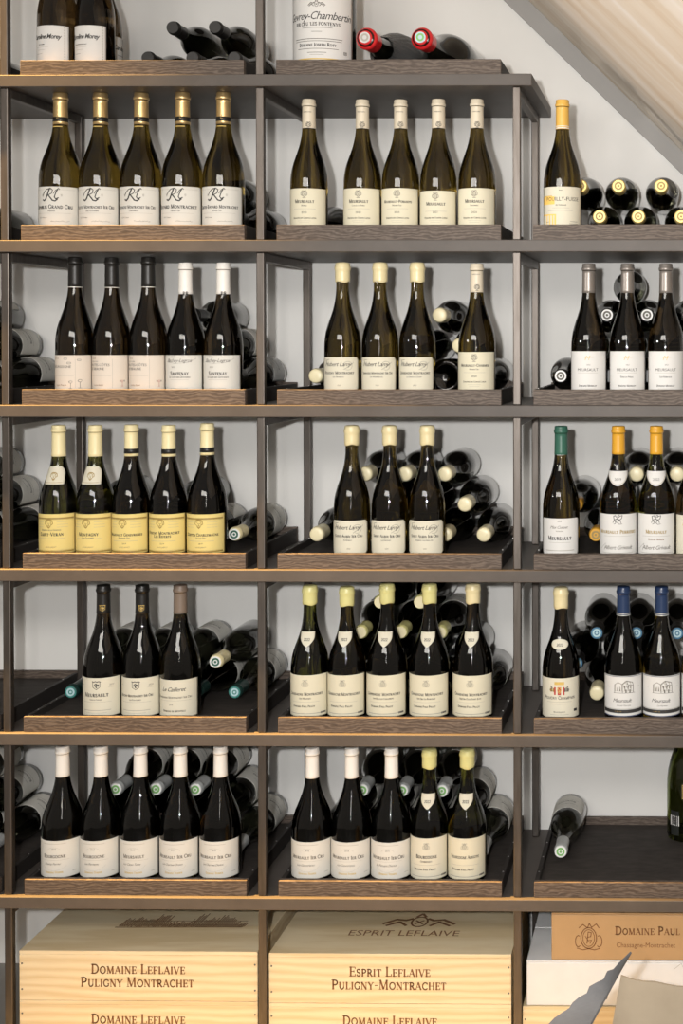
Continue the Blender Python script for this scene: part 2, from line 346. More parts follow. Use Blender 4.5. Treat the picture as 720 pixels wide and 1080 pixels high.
def _view():
    r = random.Random(11); out = [(.035, [(-1.28, -.34), (1.12, -.30)]), (.03, [(-1.24, -.26), (1.14, -.22)])]
    for i in range(74):
        x = -1.22 + i * .0325
        h = -.12 + .16 * math.sin(x * 2.3 + .6) ** 2 + (.22 if -.62 < x < -.36 or .12 < x < .30 else 0) + (.16 if .6 < x < .9 else 0) + r.uniform(-.06, .08)
        out.append((.020, [(x, -.32 + r.uniform(0, .05)), (x + .03, min(.5, h))]))
    for y in (-.16, -.06): out.append((.018, [(-1.1, y), (1.15, y + .03)]))
    return out
EM['chateau'] = _view()
def emblem(name, size):
    vs, fs = [], []
    for w, p in EM[name]: ribbon(vs, fs, w * size, [(a * size, b * size) for a, b in p])
    return vs, fs
def wavy(size, seed, n=26):                   # a pen scribble
    r = random.Random(seed); p = []; x = 0
    for i in range(n):
        x += r.uniform(.1, .5); p.append((x, r.uniform(-.15, .5) * (1 if i % 2 else .25)))
    return [((a - x / 2) * size, b * size) for a, b in p]

def typeset(items):
    """items -> {(kind, colour): (verts2d, faces)}"""
    out = {}
    for it in items:
        k = it[0]
        if k in 'SIBH':
            txt, size, v, col = it[1:5]; u = it[5] if len(it) > 5 else 0; mx = it[6] if len(it) > 6 else .085
            if k == 'S': size *= 1.22 if size > .0043 else 1.1; vs, fs, w = serif(txt, size)
            elif k == 'B': size *= 1.12; vs, fs, w = bfont(txt, size, 0, .0)
            elif k == 'H': vs, fs, w = bfont(txt, size, .3, .025, .92)
            else: vs, fs, w = bfont(txt, size, .38, .0, .9)
            q = min(1, mx / max(w, 1e-6)); vs = [(a * q + u, b * (q * .5 + .5) + v) for a, b in vs]; kind = 'lettering'
        elif k == 'E':
            nm, size, v, col = it[1:5]; u = it[5] if len(it) > 5 else 0
            vs, fs = emblem(nm, size); vs = [(a + u, b + v) for a, b in vs]; kind = 'emblem'
        elif k == 'W':
            seed, size, v, col = it[1:5]; u = it[5] if len(it) > 5 else 0; wd_ = it[6] if len(it) > 6 else .0004
            vs, fs = [], []; ribbon(vs, fs, wd_, [(a + u, b + v) for a, b in wavy(size, seed)]); kind = 'lettering'
        elif k == 'L':
            hl, v, th, col = it[1:5]; u = it[5] if len(it) > 5 else 0
            vs, fs = [], []; ribbon(vs, fs, th, [(u - hl, v), (u + hl, v)]); kind = 'printed_rule'
        elif k == 'R':
            u0, u1, v0, v1, col = it[1:6]
            vs, fs = [], []; ribbon(vs, fs, v1 - v0, [(u0, (v0 + v1) / 2), (u1, (v0 + v1) / 2)]); kind = 'printed_block'
        elif k == 'P':                        # a thin line through points
            pts, th, col = it[1:4]; vs, fs = [], []; ribbon(vs, fs, th, pts); kind = 'printed_rule'
        V, Fc = out.setdefault((kind, col), ([], []))
        n = len(V); V += vs; Fc += [tuple(i + n for i in f) for f in fs]
    return out

# ------------------------------------------------------------------ bottles
PROF = [(0, .0, .035), (.35, .35, .028), (.62, .62, .010), (.80, .80, .0), (.93, .93, .006), (1, 1, .022)]
SHO = [(.36, 1), (.40, .992), (.44, .965), (.48, .915), (.52, .84), (.56, .745), (.60, .645), (.64, .548), (.68, .472), (.72, .415), (.76, .378), (.80, .355)]
def burgundy(H, R, neck=.0142):
    """profile list and radius function"""
    k = neck / (R * .34)
    p = [(R * a, H * z) for _, a, z in PROF]
    for z, r in SHO:
        f = max(0, (z - .5) / .3); rr = r * (1 - f) + r * k * f
        p.append((R * rr, H * z))
    p += [(neck * 1.01, H * .90), (neck, H * .945), (neck * 1.12, H * .952), (neck * 1.14, H * .972), (neck * 1.02, H * .978), (neck * .98, H * .998), (neck * .9, H), (0, H)]
    return p
def rad(p, z):
    q = [(r, zz) for r, zz in p[3:-1]]
    for (r0, z0), (r1, z1) in zip(q, q[1:]):
        if z0 <= z <= z1 and z1 > z0: return r0 + (r1 - r0) * (z - z0) / (z1 - z0)
    return q[-1][0]
_mc = {}
def cached(key, fn):
    if key not in _mc: _mc[key] = fn()
    return _mc[key]
def wrap(name, p, outline, z0, m, off=.0006, n=22, rows=14, ang=0, zs=None):
    """a paper patch on the glass: outline(v in 0..1) -> (half width in metres); spans zs=(z0,z1)"""
    za, zb = zs; vs, fs = [], []
    vv = [0, .02, .05, .09, .14] + [.2 + .6 * i / (rows - 1) for i in range(rows)] + [.86, .91, .95, .98, 1]
    for v in vv:
        z = za + (zb - za) * v; r = rad(p, z); hw = outline(v)
        for i in range(n + 1):
            a = ang + (hw * (2 * i / n - 1)) / r
            vs.append(((r + off) * math.sin(a), -(r + off) * math.cos(a), z))
    N = len(vs)
    for i, v in enumerate(list(vs)):
        x, y, z = v; l = math.hypot(x, y); s = (l - off + .00006) / l; vs.append((x * s, y * s, z))
    R_ = len(vv); W = n + 1
    for j in range(R_ - 1):
        for i in range(n):
            a = j * W + i; fs.append((a, a + 1, a + W + 1, a + W)); fs.append((N + a, N + a + W, N + a + W + 1, N + a + 1))
    edge = [i for i in range(n)] + [j * W + n for j in range(R_ - 1)] + [(R_ - 1) * W + n - i for i in range(n)] + [(R_ - 1 - j) * W for j in range(R_ - 1)]
    for a, b in zip(edge, edge[1:] + edge[:1]): fs.append((a, N + a, N + b, b))
    return mesh(name, vs, fs, m, True)
def wrapprint(name, p, vs, fs, zbase, m, off=.00085, ang=0):
    out = []
    for u, v in vs:
        z = zbase + v; r = rad(p, z) + off; a = ang + u / r
        out.append((r * math.sin(a), -r * math.cos(a), z))
    return mesh(name, out, fs, m, False)
def o_rect(hw, h, cr=.0, kind='round'):
    def f(v):
        d = min(v, 1 - v) * h
        if cr and d < cr:
            if kind == 'round': return hw - cr + math.sqrt(max(0, cr * cr - (cr - d) ** 2))
            if kind == 'cut': return hw - cr + d
        return hw
    return f
def o_shield(hw):
    return lambda v: hw * (max(.02, math.sin(min(1, v / .72) * pi / 2) ** .8))
def o_oval(hw): return lambda v: hw * max(.03, math.sqrt(max(0, 1 - (2 * v - 1) ** 2)))
def o_fan(hw): return lambda v: hw * (1 - .45 * max(0, v - .55) / .45 * (1 if v > .55 else 0)) if v < .97 else hw * .5
def o_dip(hw): return lambda v: hw * max(.05, math.sqrt(min(1, v / .9)))
def capsule_mesh(name, p, H, kind, m, zb, seg=40):
    prof = []
    if kind == 'wax':
        n = 10; of = .0024
        zz = [zb + (H - zb) * i / n for i in range(n)]
        prof.append((rad(p, zb) + .0002, zb - .0005))
        prof.append((rad(p, zb) + of * .8, zb))
        for z in zz[1:]:
            prof.append((max(rad(p, z), .0146) + of, z))
        r = .0146 + of
        prof += [(r, H - .002), (r * .93, H + .0015), (r * .75, H + .003), (r * .4, H + .0038), (0, H + .004)]
    else:
        of = .0007
        n = 8
        prof.append((rad(p, zb) + .0001, zb)); prof.append((rad(p, zb) + of, zb + .0002))
        for i in range(1, n): z = zb + (H * .948 - zb) * i / n; prof.append((rad(p, z) + of, z))
        nk = rad(p, H * .945)
        prof += [(nk + of, H * .949), (nk * 1.11 + of, H * .954), (nk * 1.13 + of, H * .970), (nk * 1.03 + of, H * .977), (nk * 1.02 + of, H * .996), (nk * .96 + of, H + .0012), (nk * .8, H + .0016), (0, H + .0018)]
    vs, fs = lathe(prof, seg)
    if kind == 'wax':                         # wax runs a little unevenly at its lower rim
        vs = [(x, y, z + (.0014 * math.sin(3 * math.atan2(y, x) + H * 900) if z < zb + .001 else 0)) for x, y, z in vs]
    return mesh(name, vs, fs, m, True)

ORD = ['leftmost', 'second from left', 'third from left', 'fourth from left', 'fifth from left', 'sixth from left']
SHELF = ['top shelf', 'second shelf', 'third shelf', 'fourth shelf', 'fifth shelf', 'sixth shelf']
BAY = {-1: 'far left bay', 0: 'left bay', 1: 'middle bay', 2: 'right bay'}

def standing(name, loc, H, R, style, label, group):
    s = style
    p = burgundy(H, R, s.get('neck', .0142))
    b = empty(name, loc, label, 'wine bottle', group)
    g = s['glass']
    link('glass_body', cached(('g', H, R, g, s.get('neck')), lambda: mesh('glass_body', *lathe(p, 48), g, True)), b)
    zb = H * s.get('capz', .785)
    c = link('capsule', capsule_mesh('capsule', p, H, s['cap'][0], s['cap'][1], zb), b)
    for z0, z1, m in s.get('bands', []):
        pr = [(rad(p, H * z0) + .0009, H * z0), (rad(p, H * z0) + .0013, H * z0 + .0003), (rad(p, H * z1) + .0013, H * z1 - .0003), (rad(p, H * z1) + .0009, H * z1)]
        link('capsule_band', mesh('capsule_band', *lathe(pr, 40), m, True), c)
    for (kind, col), (vs, fs) in typeset(s.get('capprint', [])).items():
        link(kind, wrapprint(kind, p, vs, fs, 0, col, .0016), c)
    ang = s.get('ang', 0)
    z0, z1 = s['lz']
    z1 += s.get('dz', 0)
    hw = s.get('hw', 1.30) * R
    cr = s.get('cr', .0)
    L = link('label', wrap('label', p, o_rect(hw, z1 - z0, cr, s.get('ck', 'round')), 0, s['paper'], zs=(z0, z1), ang=ang), b)
    for (kind, col), (vs, fs) in typeset(s['print']).items():
        vs = [(u, v) for u, v in vs]
        link(kind, wrapprint(kind, p, vs, fs, z0, col, .0009, ang), L)
    if 'nl' in s:
        n = s['nl']
        N = link('neck_label', wrap('neck_label', p, n['out'], 0, n['m'], zs=n['z'], n=14, ang=ang), b)
        for (kind, col), (vs, fs) in typeset(n.get('print', [])).items():
            link(kind, wrapprint(kind, p, vs, fs, n['z'][0], col, .0009, ang), N)
    return b

# --- lying bottles: one of each kind, then copies
TIPS = {
 'black': ('foil', 'foil_black', ('foil_black', None)), 'cream': ('wax', 'wax_pale', None), 'gold': ('foil', 'foil_tan', ('cap_gold', 'ink_dgold')),
 'silver': ('foil', 'foil_black', ('cap_white', 'ink_soft')), 'green': ('foil', 'foil_silver', ('cap_white', 'cap_green')), 'teal': ('foil', 'foil_teal', ('cap_teal', 'cap_mint')),
 'blue': ('foil', 'foil_black', ('cap_blue', 'cap_mint')), 'yellow': ('foil', 'foil_amber', ('foil_amber', 'ink_dgold')), 'ring': ('foil', 'foil_ivory', ('cap_white', 'foil_green')),
 'pale': ('foil', 'wax_green', ('wax_pale', None)),
}
TIPWORD = {'black': 'black-capped', 'cream': 'cream-waxed', 'gold': 'gold-tipped', 'silver': 'silver-tipped', 'green': 'grey-green-capped', 'teal': 'teal-tipped',
           'blue': 'blue-tipped', 'yellow': 'yellow-capped', 'ring': 'cream-capped', 'pale': 'pale-capped'}
LH, LR = .286, .0412
_proto = {}
def disc(r, z, seg=24, r0=0):
    vs, fs = [], []
    for i in range(seg):
        a = 2 * pi * i / seg; vs += [(r * math.cos(a), r * math.sin(a), z), (r * math.cos(a), r * math.sin(a), z - .0006), (r0 * math.cos(a), r0 * math.sin(a), z)]
    for i in range(seg):
        j = (i + 1) % seg
        fs += [(3 * i, 3 * j, 3 * j + 2, 3 * i + 2), (3 * i + 1, 3 * j + 1, 3 * j, 3 * i)]
    return vs, fs
def lying_proto(tip, lab):
    key = (tip, lab)
    p = burgundy(LH, LR)
    kind, cm, dd = TIPS[tip]
    parts = []
    parts.append(('glass_body', cached(('lg',), lambda: mesh('glass_body', *lathe(p, 40), 'glass_dark', True)), None))
    parts.append(('capsule', capsule_mesh('capsule', p, LH, kind, cm, LH * .79, 32), None))
    if dd:
        vs, fs = disc(.0136, LH + .0024); parts.append(('capsule_disc', mesh('capsule_disc', vs, fs, dd[0]), 1))
        if dd[1]:
            vs, fs = disc(.0098, LH + .0028, 24, .0055)
            v2, f2 = disc(.003, LH + .0028, 12); n = len(vs)
            parts.append(('capsule_print', mesh('capsule_print', vs + v2, fs + [tuple(i + n for i in f) for f in f2], dd[1]), 1))
    if lab:
        li = len(parts)
        parts.append(('label', wrap('label', p, o_rect(LR * 1.25, .085), 0, lab, zs=(.022, .107), n=18), None))
        pr = typeset([('W', 5, .006, .058, 'ink', -.01, .0006), ('S', 'Bourgogne', .006, .038, 'ink_soft'), ('L', .03, .030, .0007, 'ink_soft')])
        for (k, col), (vs, fs) in pr.items(): parts.append((k, wrapprint(k, p, vs, fs, .022, col), li))
    _proto[key] = parts
def put_lying(base, yaw, roll, tip, lab, label, group, flip=False):
    if (tip, lab) not in _proto: lying_proto(tip, lab)
    b = empty('lying_wine_bottle', base, label, 'wine bottle', group)
    Mx = Matrix.Rotation(yaw, 4, 'Z') @ Matrix.Rotation(math.radians(-90 if flip else 90), 4, 'X') @ Matrix.Rotation(roll, 4, 'Z')
    b.rotation_euler = Mx.to_euler()
    made = []
    for nm, me, par in _proto[(tip, lab)]:
        made.append(link(nm, me, made[par] if par is not None else b))
    return b

# ------------------------------------------------------------------ the room
Z0, P, X0, CP = .5714, .3723, -1.5465, .5809
TH = .027
WALL = .445
def shelf_top(i): return Z0 - P * i + TH
ct = at(150, 1003.5, .02)                     # front upper edge of the pine crates
CR_H = .1145
FLOOR = ct.z - 2 * CR_H
def struct(name, me, loc=None):
    o = link(name, me, None, loc); o['kind'] = 'structure'; return o
struct('wall_back', boxmesh('wall_back', [(-3.4, 1.6, WALL, WALL + .12, FLOOR, 2.2)], 'wall_paint', 0))
struct('floor', boxmesh('floor', [(-3.4, 1.6, -3.6, WALL + .12, FLOOR - .1, FLOOR)], 'floor_stone', 0))
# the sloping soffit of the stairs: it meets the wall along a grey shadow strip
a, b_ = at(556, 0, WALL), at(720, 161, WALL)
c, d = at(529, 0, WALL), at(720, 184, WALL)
def slab(name, p0, p1, q0, q1, y0, y1, m):
    ex = (p1 - p0).normalized()
    P0, P1 = p0 - ex * .9, p1 + ex * .55
    Q0, Q1 = q0 - ex * .9, q1 + ex * .55
    vs = []
    for y in (y0, y1):
        for v in (P0, P1, Q1, Q0): vs.append((v.x, y, v.z))
    fs = [(0, 1, 2, 3), (7, 6, 5, 4), (0, 4, 5, 1), (1, 5, 6, 2), (2, 6, 7, 3), (3, 7, 4, 0)]
    return mesh(name, vs, fs, m)
nrm = Vector((b_.z - a.z, 0, -(b_.x - a.x))).normalized()
if nrm.z < 0: nrm = -nrm
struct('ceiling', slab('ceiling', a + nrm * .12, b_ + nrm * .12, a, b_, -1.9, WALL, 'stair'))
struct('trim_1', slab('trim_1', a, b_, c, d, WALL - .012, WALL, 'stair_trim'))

# ------------------------------------------------------------------ shelving unit
xe = at(560.5, 84, 0).x
HS = ['topmost', 'second', 'third', 'fourth', 'fifth', 'lowest']
def tagm(o, label, cat, group=None):
    o['label'] = label; o['category'] = cat
    if group: o['group'] = group
    return o
for i in range(-1, 6):
    x1 = (xe if i == 0 else .30) if i >= 0 else X0 + CP + .04
    o = link('shelf_board', boxmesh('shelf_board', [(-2.20, x1, 0, .436, 0, TH)], 'laminate', .0015), None, (0, 0, Z0 - P * i))
    if i < 0: lab = 'grey-brown shelf board just above the picture, over the top bottles'
    elif i == 0: lab = 'topmost grey-brown shelf board in view, ending short of the sloping soffit'
    elif i == 5: lab = 'lowest grey-brown shelf board, running just above the wooden crates'
    else: lab = 'long grey-brown shelf board, %s from top, running across all bays' % HS[i]
    tagm(o, lab, 'shelf', 'shelf boards')
PW = .0178
BETW = {-1: 'beyond the left picture edge', 0: 'at the far left', 1: 'between left and middle bays', 2: 'between middle and right bays', 3: 'beyond the right picture edge'}
for i in range(0, 7):
    for ccol in range(-1, 4):
        if i == 0 and ccol > 1: continue
        if i == 1 and ccol > 2: continue
        x = X0 + CP * ccol
        zb = shelf_top(i) if i < 6 else FLOOR
        ztop = Z0 - P * (i - 1)
        hh = ztop - zb
        where = 'on %s shelf board' % HS[i] if i < 6 else 'on the floor under lowest shelf'
        fr = empty('post_frame', (x, .012, zb + .0002), 'grey-brown square steel frame %s, %s' % (BETW[ccol], where), 'shelf post', 'steel frames carrying the shelves')
        link('post', boxmesh('post', [(0, PW, 0, PW, 0, hh - .0004)], 'post_steel', .0022), fr)
        link('post', boxmesh('post', [(0, PW, .370, .370 + PW, 0, hh - .0004)], 'post_steel', .0022), fr)
        link('cross_rail', boxmesh('cross_rail', [(.0005, PW - .0005, PW, .370, hh - .0204, hh - .0004)], 'post_steel', .0015), fr)
# display trays, a shallow tray on every shelf of every bay
TW, TD0, TD1, TT, TB = .508, .012, .426, .035, .020
def tray_meshes():
    W = TW
    out = [('front_board', boxmesh('front_board', [(0, W, 0, .016, 0, TT)], 'oak', .001)),
           ('side_rail', boxmesh('side_rail', [(0, .010, .0162, TD1 - TD0 - .0122, 0, TT)], 'tray_black', .001)),
           ('side_rail', boxmesh('side_rail', [(W - .010, W, .0162, TD1 - TD0 - .0122, 0, TT)], 'tray_black', .001)),
           ('back_board', boxmesh('back_board', [(0, W, TD1 - TD0 - .012, TD1 - TD0, 0, TT + .004)], 'oak', .001)),
           ('floor_panel', boxmesh('floor_panel', [(.0102, W - .0102, .0162, TD1 - TD0 - .0122, 0.0005, TB)], 'tray_floor', 0))]
    sc = []
    for x in (.005, W - .005):
        for y in (.06, .15, .24, .33):
            vs, fs = lathe([(0, TT), (.0018, TT), (.0016, TT + .0008), (0, TT + .0010)], 10)
            sc.append((x, mesh('screw', [(a + x, b + y, z) for a, b, z in vs], fs, 'screw')))
    return out, sc
TM, TS = tray_meshes()
TX = lambda ccol: X0 + CP * ccol + (.0465 if ccol >= 0 else .0605)
for i in range(6):
    for ccol in range(-1, 3):
        if i == 0 and ccol == 2: continue
        lab = 'low wooden display tray with grained front, on %s of %s' % (SHELF[i], BAY[ccol])
        t = empty('display_tray', (TX(ccol), TD0, shelf_top(i)), lab, 'tray', 'display trays on the shelves')
        rails = []
        for nm, me in TM:
            o = link(nm, me, t)
            if nm == 'side_rail': rails.append(o)
        for x, me in TS: link('screw', me, rails[0] if x < .1 else rails[1])
def tray_floor(i): return shelf_top(i) + TB

# ------------------------------------------------------------------ label styles
mm = .001
def S_sig(k):
    return dict(glass='glass_brown', cap=('foil', 'foil_black'), paper='paper_bright', lz=(.010, .098), hw=1.12, ang=-.16, cr=.0,
        print=[('H', 'Caroline Morey', 12 * mm, .058, 'ink', -.004, .074), ('S', ['Les Combes', 'Chassagne-Montrachet'][k % 2], 2.4 * mm, .044, 'ink', -.012, .05), ('L', .018, .039, .0005, 'ink_pale', -.012),
               ('L', .012, .033, .0006, 'ink_pale', -.014), ('L', .010, .024, .0006, 'ink_soft', -.02)] + [('L', .0004, .006 + .006 * j, .003, 'ink_pale', .041) for j in range(14)])
def S_gold(k):
    txt = [('Chablis Grand Cru', "'Preuses'"), ('Puligny Montrachet 1er Cru', "'Les Folatieres'"), ('Chassagne Montrachet 1er Cru', "'Caillerets'"), ('Bâtard Montrachet'.replace('â', 'a'), 'Grand Cru'), ('Criots-Batard Montrachet', 'Grand Cru')][k]
    return dict(glass='glass_olive', cap=('foil', 'foil_gold'), capz=.775, neck=.0150, bands=[(.795, .828, 'foil_black')], paper='paper_white', lz=(0.0100, 0.1040), hw=1.36, cr=.006,
        capprint=[('L', .011, .3025 * .811, .0022, 'ink_gold'), ('I', 'L', 9 * mm, .3025 * .87, 'ink_dgold', 0)],
        print=[('E', 'mono', 38 * mm, .074, 'ink', -.003),
               ('E', 'crest', 7 * mm, .074, 'ink_pale', -.022), ('E', 'crest', 6 * mm, .074, 'ink_pale', .022),
               ('S', txt[0], 7 * mm, .044, 'ink', 0, .100), ('S', txt[1], 3.2 * mm, .037, 'ink_soft'), ('L', .042, .033, .0004, 'ink_pale'), ('B', '2019  France', 2.6 * mm, .022, 'ink', -.022), ('W', k + 3, .005, .014, 'ink_soft', .018, .0005),
               ('P', [(-.052, .003), (.052, .003)], .0004, 'ink_pale'), ('P', [(-.052, .087), (.052, .087)], .0004, 'ink_pale')])
def S_crest(k):
    t = ['Meursault', 'Meursault', 'Meursault-Porusots', 'Meursault', 'Meursault', 'Meursault-Charmes'][k]
    sub = ['Desiree', 'Clos de la Barre', 'Premier Cru', None, 'Bouchères'.replace('è', 'e'), 'Premier Cru'][k]
    yr = ['2020', '2020', '2020', '2021', '2020', '2020'][k]
    dz = -.006 if k == 3 else 0
    pr = [('E', 'jug', 19 * mm, .078 + dz, 'ink_soft'), ('S', t, 6.0 * mm if k not in (2, 5) else 5 * mm, .058 + dz, 'ink', 0, .070), ('L', .026, .0445 + dz, .0006, 'ink_pale'),
          ('B', yr, 4 * mm, .034, 'ink'), ('S', 'Domaine des Comtes Lafon', 3.2 * mm, .022, 'ink', 0, .066), ('L', .015, .017, .0006, 'ink_pale'), ('L', .012, .013, .0005, 'ink_pale'), ('L', .05, .0035, .0008, 'ink_pale')]
    if sub: pr.append(('S', sub, 2.8 * mm, .0505, 'ink_soft'))
    return dict(glass='glass_olive', cap=('foil', 'foil_cream'), capz=.785, paper='paper_cream', lz=(0.0080, 0.0990), dz=dz, hw=1.36,
        capprint=[('E', 'jug', 16 * mm, .289 * .855, 'ink', .003), ('S', 'Comtes Lafon', 2.2 * mm, .289 * .955, 'ink_soft', 0, .03)], print=pr)
def S_fuisse(k):
    return dict(glass='glass_olive', cap=('foil', 'foil_yellow'), capz=.78, bands=[(.785, .792, 'ink_white'), (.80, .805, 'ink_white')], paper='paper_ivory', lz=(.010, .102), hw=1.34,
        print=[('S', 'Maison', 2.0 * mm, .083, 'ink_soft'), ('R', -.050, -.018, .052, .070, 'ink_orange'), ('R', -.045, -.022, .066, .072, 'ink_gold'), ('B', 'POUILLY-FUISSE', 8 * mm, .060, 'ink', .004, .082), ('S', 'Au Vignerais', 3 * mm, .049, 'ink_soft'), ('L', .02, .044, .0006, 'ink_pale'), ('L', .03, .038, .0008, 'ink_pale', -.002),
               ('R', -.050, -.016, .003, .030, 'ink_orange'), ('R', -.050, -.019, .005, .027, 'paper_ivory'), ('B', 'JULIEN', 2.4 * mm, .011, 'ink_soft', -.034), ('L', .010, .013, .0008, 'ink_soft', .032), ('L', .012, .008, .0008, 'ink_soft', .032), ('L', .05, .002, .0008, 'ink_gold')])
def S_peach(k):
    t = ['BOURGOGNE', 'HAUTES-CÔTES', 'HAUTES-CÔTES'][k]
    pr = [('B', '2 0 2 0', 3.2 * mm, .070, 'ink_brown', -.030), ('B', t, 5 * mm, .050 if k == 0 else .054, 'ink', -.016, .062), ('L', .03, .032, .0004, 'ink_pale', -.015), ('B', 'Lucien Aviet' if k else 'Agnes Paquet', 3.4 * mm, .009, 'ink_brown', -.016, .05), ('P', [(.018, .004), (.018, .070)], .0005, 'ink_pale')]
    if k: pr += [('B', 'DE BEAUNE', 5 * mm, .045, 'ink', -.021, .045), ('B', 'BOURGOGNE', 2.4 * mm, .063, 'ink_soft', -.028), ('E', 'tree', 14 * mm, .015, 'ink_red', .040), ('L', .006, .020, .004, 'ink_pale', .040)]
    else: pr += [('E', 'cloud', 9 * mm, .071, 'ink_soft', -.004), ('E', 'cloud', 10 * mm, .061, 'ink_soft', .004), ('E', 'cloud', 9 * mm, .068, 'ink_soft', .026), ('E', 'tree', 18 * mm, .012, 'ink_soft', .008), ('E', 'tree', 20 * mm, .014, 'ink_soft', .028)]
    return dict(glass='glass_brown', cap=('foil', 'foil_black'), capz=.79, bands=[(.782, .787, 'foil_white')], paper='paper_peach', lz=(.013, .092), hw=1.36, print=pr)
def S_sant(k):
    return dict(glass='glass_brown', cap=('foil', 'foil_white'), capz=.765, paper='paper_white', lz=(.011, .092), hw=1.34,
        capprint=[('S', 'PB', 8 * mm, .289 * .79, 'ink', .006, .013)],
        print=[('S', 'Domaine', 2.2 * mm, .076, 'ink_soft', -.014), ('I', 'Bachey-Legros', 8 * mm, .065, 'ink_soft', -.002, .080), ('P', [(-.035, .066), (-.01, .062), (.02, .064), (.04, .074)], .0004, 'ink_soft'), ('B', '2019', 3 * mm, .052, 'ink', -.014), ('S', 'Santenay', 6.5 * mm, .036, 'ink', 0, .055),
               ('S', ['Le Clos des Gravières', 'Clos des Hâtes'][0].replace('è', 'e'), 3.6 * mm, .029, 'ink_soft', 0, .075), ('L', .022, .025, .0005, 'ink_pale'), ('L', .02, .006, .0007, 'ink_pale')])
def S_lamy(k):
    t = ['Puligny Montrachet', 'Chassagne Montrachet 1er Cru', 'Chassagne Montrachet', 'Saint Aubin 1er Cru', 'Saint Aubin 1er Cru', 'Saint Aubin 1er Cru'][k]
    sub = ['Les Tremblots', 'Les Macherelles', 'Le Concis du Champ', 'En Remilly', 'Les Frionnes', 'Derriere chez Edouard'][k]
    return dict(glass='glass_olive', cap=('wax', 'wax_cream'), capz=.86, paper='paper_ivory', lz=(.010, .087), hw=1.22, cr=.007, ck='cut',
        print=[('I', 'Hubert Lamy', 9.5 * mm, .057, 'ink', -.004, .078), ('P', arc(.022, .058, .010, .010, -120, 200, 12), .0005, 'ink'), ('P', [(.012, .049), (.030, .060), (.036, .066)], .0006, 'ink'), ('P', [(-.028, .062), (-.034, .070), (-.024, .072)], .0007, 'ink'),
               ('S', t, 5 * mm, .039, 'ink', 0, .078), ('S', sub, 2.8 * mm, .031, 'ink_soft'), ('B', '2020', 2.6 * mm, .012, 'ink_soft', .002)])
def S_mich(k):
    pr = [('I', 'M', 10 * mm, .072, 'ink_gold', -.002), ('W', 12, .003, .078, 'ink_gold', .002, .0006), ('B', '2022', 2.6 * mm, .060, 'ink', .002), ('B', 'MEURSAULT', 5.6 * mm, .047, 'ink', 0, .064), ('L', .024, .043, .0006, 'ink_pale'), ('S', 'Domaine Michelot', 3.6 * mm, .012, 'ink', 0, .062), ('L', .018, .007, .0006, 'ink_pale')]
    if k: pr.append(('S', ['', 'Sous la Velle', 'Les Narvaux'][k], 3.4 * mm, .032, 'ink', 0))
    return dict(glass='glass_brown', cap=('foil', 'foil_grey'), capz=.78, paper='paper_bright', lz=(.009, .101), hw=1.32, print=pr)
def S_jad(k):
    t = ['Saint-Véran'.replace('é', 'e'), 'Montagny', 'Meursault Genevrieres', 'Puligny Montrachet', 'Corton Charlemagne'][k]
    sub = [None, 'Les Chaumes', 'Premier Cru', 'Les Referts', 'Grand Cru'][k]
    pr = [('E', 'head', 22 * mm, .068, 'ink_dgold', -.004)] + [('L', .012, z, .0005, 'ink_pale', u) for z in (.060, .066, .072) for u in (-.030, .026)]
    pr += [('S', t, 6.4 * mm if k < 2 else 5.4 * mm, .040 if k != 3 else .044, 'ink', 0, .082), ('B', 'LOUIS JADOT', 2.6 * mm, .013, 'ink_soft'), ('L', .030, .0285 if k > 1 else .034, .0006, 'ink_pale')]
    if sub: pr.append(('S', sub, 3.4 * mm if k != 3 else 5 * mm, .0335 if k != 3 else .0365, 'ink_soft' if k != 3 else 'ink', 0, .06))
    if k > 1: pr.append(('B', '2019', 3 * mm, .021, 'ink'))
    if k == 0: pr.append(('S', 'Domaine de la Chapelle', 3 * mm, .052, 'ink_soft', 0, .08))
    for v in (.0045, .080): pr += [('L', .0011, v, .0036, 'ink_dgold', -.053 + .0036 * q) for q in range(30)]
    for v in (.0075, .077): pr += [('P', [(-.053, v), (.053, v)], .0004, 'ink_dgold')]
    s = dict(glass='glass_green' if k < 2 else 'glass_brown', cap=('foil', 'foil_ivory'), capz=.765, paper='paper_yellow', lz=(0.0110, 0.1010), hw=1.34, print=pr)
    if k < 2: s['nl'] = dict(out=lambda v: .0245 * (1 - .42 * (max(0, v - .55) / .45) ** 2.2), m='paper_ivory', z=(.168, .208), print=[('E', 'head', 19 * mm, .018, 'ink_dgold'), ('P', [(-.020, .004), (.020, .004)], .0009, 'ink_dgold')])
    else: s['bands'] = [(.785, .822, 'foil_black')]; s['capprint'] = [('S', 'Louis Jadot', 2.4 * mm, .2945 * .797, 'ink_gold', 0, .03)]
    return s
def S_cuis(k):
    return dict(glass='glass_olive', cap=('foil', 'foil_green'), capz=.785, paper='paper_bright', lz=(.010, .093), hw=1.22, cr=.006,
        capprint=[('W', 4, .0022, .235, 'ink_white', 0, .0005)],
        print=[('B', '2018', 3 * mm, .075, 'ink', 0), ('I', 'Max Cuisset', 6.5 * mm, .060, 'ink_soft', -.002, .058), ('S', 'Viticulteur', 2.2 * mm, .053, 'ink_soft'), ('S', 'Meursault', 7.5 * mm, .034, 'ink', 0, .078), ('L', .026, .028, .0006, 'ink_pale'), ('L', .036, .010, .0014, 'ink_pale')])
